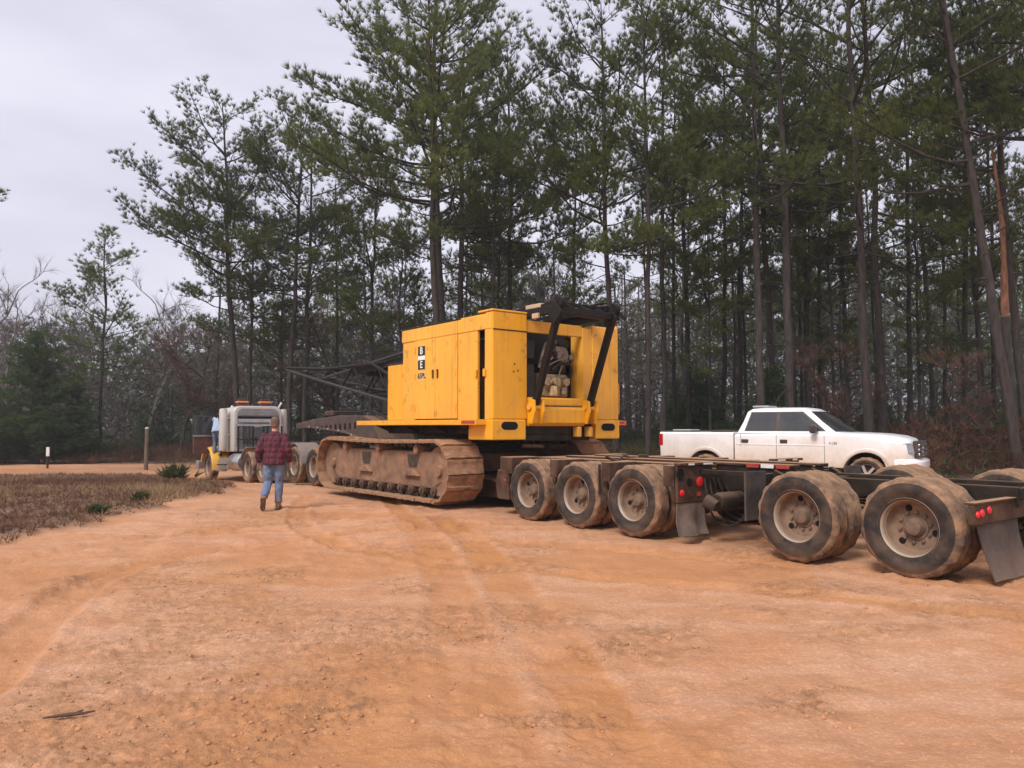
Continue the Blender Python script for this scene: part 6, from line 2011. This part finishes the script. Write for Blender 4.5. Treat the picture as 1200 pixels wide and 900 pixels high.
def person(label, loc, rz, J, shirt_mat, jean_mat, z_scale=1.0):
    """J: joint positions, facing +x, left +y"""
    t = thing('person', label, 'person', loc, (0, 0, rz))
    H = J['head']
    N = J['neck']
    C = J['chest']
    P = J['pelvis']
    hd = (Vector(H) - Vector(N)).normalized()
    b = MB()
    # head: skull, jaw, nose, ears
    h = Vector(H)
    f = Vector((math.cos(J.get('look', 0)), math.sin(J.get('look', 0)), 0))
    s_ = Vector((-f.y, f.x, 0))
    up = Vector((0, 0, 1))
    rings = []
    for z, rx, ry, ox in ((-0.115, 0.035, 0.030, 0.035), (-0.100, 0.062, 0.050, 0.022), (-0.06, 0.082, 0.064, 0.008), (0.0, 0.096, 0.075, 0.0), (0.05, 0.098, 0.077, -0.006), (0.09, 0.082, 0.066, -0.010), (0.112, 0.050, 0.042, -0.012), (0.119, 0.012, 0.012, -0.012)):
        rings.append([h + up * z + f * (ox + rx * math.cos(a)) + s_ * (ry * math.sin(a)) for a in [2 * math.pi * k / 18 for k in range(18)]])
    b.loft(rings)
    b.tube([h + f * 0.085 + up * 0.03, h + f * 0.108 - up * 0.02, h + f * 0.088 - up * 0.03], [0.010, 0.015, 0.010], 8)
    b.tube([h + f * 0.080 - up * 0.055 + s_ * 0.022, h + f * 0.087 - up * 0.055, h + f * 0.080 - up * 0.055 - s_ * 0.022], 0.008, 6)
    for q in (1, -1):
        b.tube([h + s_ * q * 0.072 + up * 0.025 - f * 0.012, h + s_ * q * 0.086 + up * 0.01 - f * 0.018, h + s_ * q * 0.074 - up * 0.03 - f * 0.008], [0.012, 0.014, 0.009], 8)
        b.tube([h + f * 0.082 + s_ * q * 0.03 + up * 0.006, h + f * 0.088 + s_ * q * 0.03 + up * 0.004], 0.010, 8)
    b.tube([lerp(C, N, 0.6), N, lerp(N, H, 0.45)], [0.062, 0.056, 0.056], 12)
    # torso and limbs under the clothes
    b.tube([lerp(P, C, -0.15), P, lerp(P, C, 0.5), C, lerp(C, N, 0.5)], [(0.12, 0.09), (0.15, 0.10), (0.145, 0.095), (0.17, 0.10), (0.12, 0.07)], 14)
    for q, sd in (('l', 1), ('r', -1)):
        sh, el, wr = J['sh' + q], J['el' + q], J['wr' + q]
        b.tube([lerp(C, sh, 0.4), sh, lerp(sh, el, 0.5), el, lerp(el, wr, 0.35), wr], [0.06, 0.055, 0.047, 0.040, 0.040, 0.027], 10)
        hand(b, wr, J.get('hd' + q, tuple(Vector(wr) - Vector(el))), sd)
        hp, kn, an = J['hip' + q], J['kn' + q], J['an' + q]
        b.tube([hp, lerp(hp, kn, 0.5), kn, lerp(kn, an, 0.35), an], [0.085, 0.072, 0.052, 0.052, 0.036], 12)
    remeshed(b, 'body', M_SKIN, t, 0.0085, 3)
    # hair: cap over back and top of the head
    rings = []
    for z, rx, ry, ox in ((-0.085, 0.050, 0.058, -0.045), (-0.05, 0.068, 0.072, -0.036), (0.0, 0.085, 0.081, -0.020), (0.05, 0.098, 0.083, -0.014), (0.09, 0.090, 0.074, -0.014), (0.118, 0.060, 0.052, -0.014), (0.130, 0.015, 0.015, -0.014)):
        rings.append([h + up * z + f * (ox + rx * math.cos(a)) + s_ * (ry * math.sin(a)) for a in [2 * math.pi * k / 18 for k in range(18)]])
    remeshed(MB().loft(rings), 'hair', M_HAIR, t, 0.009, 2)
    # trousers
    b = MB()
    b.tube([lerp(P, C, -0.22), P, lerp(P, C, 0.32)], [(0.165, 0.125), (0.175, 0.130), (0.165, 0.115)], 16)
    for q in ('l', 'r'):
        hp, kn, an = J['hip' + q], J['kn' + q], J['an' + q]
        b.tube([hp, lerp(hp, kn, 0.5), kn, lerp(kn, an, 0.4), lerp(kn, an, 0.93)], [0.108, 0.094, 0.078, 0.076, 0.072], 14)
    o = remeshed(b, 'jeans', jean_mat, t, 0.012, 5)
    dp = o.modifiers.new('folds', 'DISPLACE')
    tx = bpy.data.textures.new('cloth_folds', 'CLOUDS')
    tx.noise_scale = 0.09
    dp.texture = tx
    dp.strength = 0.030
    dp.mid_level = 0.5
    # shirt
    b = MB()
    b.tube([lerp(P, C, -0.34), P, lerp(P, C, 0.5), C, lerp(C, N, 0.45), lerp(C, N, 0.70), lerp(C, N, 0.95)],
           [(0.202, 0.150), (0.202, 0.152), (0.200, 0.142), (0.215, 0.142), (0.185, 0.112), (0.110, 0.085), (0.068, 0.068)], 18)
    for q in ('l', 'r'):
        sh, el, wr = J['sh' + q], J['el' + q], J['wr' + q]
        b.tube([lerp(C, sh, 0.35), sh, lerp(sh, el, 0.5), el, lerp(el, wr, 0.5), lerp(el, wr, 0.93)], [0.078, 0.076, 0.073, 0.068, 0.062, 0.052], 12)
    o = remeshed(b, 'shirt', shirt_mat, t, 0.012, 5)
    dp = o.modifiers.new('folds', 'DISPLACE')
    dp.texture = tx
    dp.strength = 0.035
    dp.mid_level = 0.5
    # boots
    for q in ('l', 'r'):
        an, toe = Vector(J['an' + q]), Vector(J['toe' + q])
        kn = Vector(J['kn' + q])
        d = (toe - an).normalized()
        nrm = (kn - an).normalized()
        dn = -(nrm - d * nrm.dot(d)).normalized()
        heel = an - d * 0.045 + dn * 0.045
        b = MB()
        b.tube([an + nrm * 0.13, an + nrm * 0.05, an + dn * 0.01], [0.058, 0.054, 0.052], 12)
        b.tube([heel - d * 0.01, an + dn * 0.042 + d * 0.04, an + dn * 0.048 + d * 0.11, an + dn * 0.055 + d * 0.185], [0.043, 0.050, 0.046, 0.034], 12)
        bo = remeshed(b, 'boot', M_BOOT, t, 0.010, 3)
        sd = d.cross(dn).normalized()
        out = []
        for u, wd in ((-0.075, 0.026), (-0.055, 0.040), (0.0, 0.040), (0.05, 0.038), (0.11, 0.048), (0.17, 0.044), (0.205, 0.028), (0.218, 0.012)):
            out.append((u, wd))
        ring = [(u, w_) for u, w_ in out] + [(u, -w_) for u, w_ in reversed(out)]
        b = MB().loft([[an + d * u + sd * w_ + dn * k for u, w_ in ring] for k in (0.072, 0.100)])
        b.build('boot_sole', M_SOLE, bo, 0.006)
    return t

# the man walking away towards the truck
WALK = dict(pelvis=(0, 0, 0.94), chest=(0.03, 0, 1.27), neck=(0.04, 0, 1.47), head=(0.06, 0, 1.605), look=0.2,
            shl=(0.02, 0.175, 1.365), ell=(-0.07, 0.265, 1.09), wrl=(0.05, 0.285, 0.86),
            shr=(0.02, -0.175, 1.365), elr=(-0.03, -0.265, 1.09), wrr=(0.10, -0.28, 0.87),
            hipl=(0, 0.095, 0.90), knl=(0.02, 0.10, 0.50), anl=(-0.30, 0.115, 0.235), toel=(-0.20, 0.13, 0.07),
            hipr=(0, -0.095, 0.90), knr=(0.06, -0.095, 0.50), anr=(0.02, -0.09, 0.10), toer=(0.20, -0.105, 0.075))
_px, _d = 322, 14.45
_x = (_px - 600) / F_PX * _d
person('person in maroon plaid shirt and blue jeans walking away across the dirt', (_x, _d, float(surf_z(_x, _d)) + 0.0), R(97), WALK, plaid(), M_JEAN)

# the driver in the open door of the truck, standing on the step
STAND = dict(pelvis=(0, 0, 0.93), chest=(0.16, 0, 1.22), neck=(0.26, 0, 1.38), head=(0.34, 0, 1.49), look=0.0,
             shl=(0.18, 0.195, 1.33), ell=(0.40, 0.24, 1.22), wrl=(0.62, 0.16, 1.36),
             shr=(0.18, -0.195, 1.33), elr=(0.38, -0.24, 1.18), wrr=(0.60, -0.16, 1.30),
             hipl=(0, 0.095, 0.89), knl=(0.10, 0.11, 0.49), anl=(0.0, 0.11, 0.10), toel=(0.16, 0.13, 0.075),
             hipr=(0, -0.095, 0.89), knr=(0.04, -0.11, 0.49), anr=(-0.04, -0.11, 0.10), toer=(0.12, -0.13, 0.075))
_p = P0 + U * (15.0 + 3.80) + LFT * 1.0
person('person in pale blue shirt and jeans leaning in at the open truck door', (_p.x, _p.y, -0.38 + 0.90), HEAD - R(35), STAND,
       pmat('pale_blue_shirt', (0.36, 0.43, 0.58), 0.85, 0, 0.1, 6), M_JEAN)

# ================================================================== damp winter air between the trunks
def haze():
    m, nt, out = _nodes('damp_air')
    pv = nt.nodes.new('ShaderNodeVolumePrincipled')
    pv.inputs['Color'].default_value = (0.96, 0.97, 0.97, 1)
    pv.inputs['Density'].default_value = 0.0010
    pv.inputs['Anisotropy'].default_value = 0.2
    nt.links.new(pv.outputs[0], out.inputs['Volume'])
    o = MB().bb(-430, 430, -430, 430, -1.8, 26.0).build('haze', m)
    o['kind'] = 'stuff'
    o['label'] = 'thin damp haze in the winter air'
    o['category'] = 'haze'
haze()
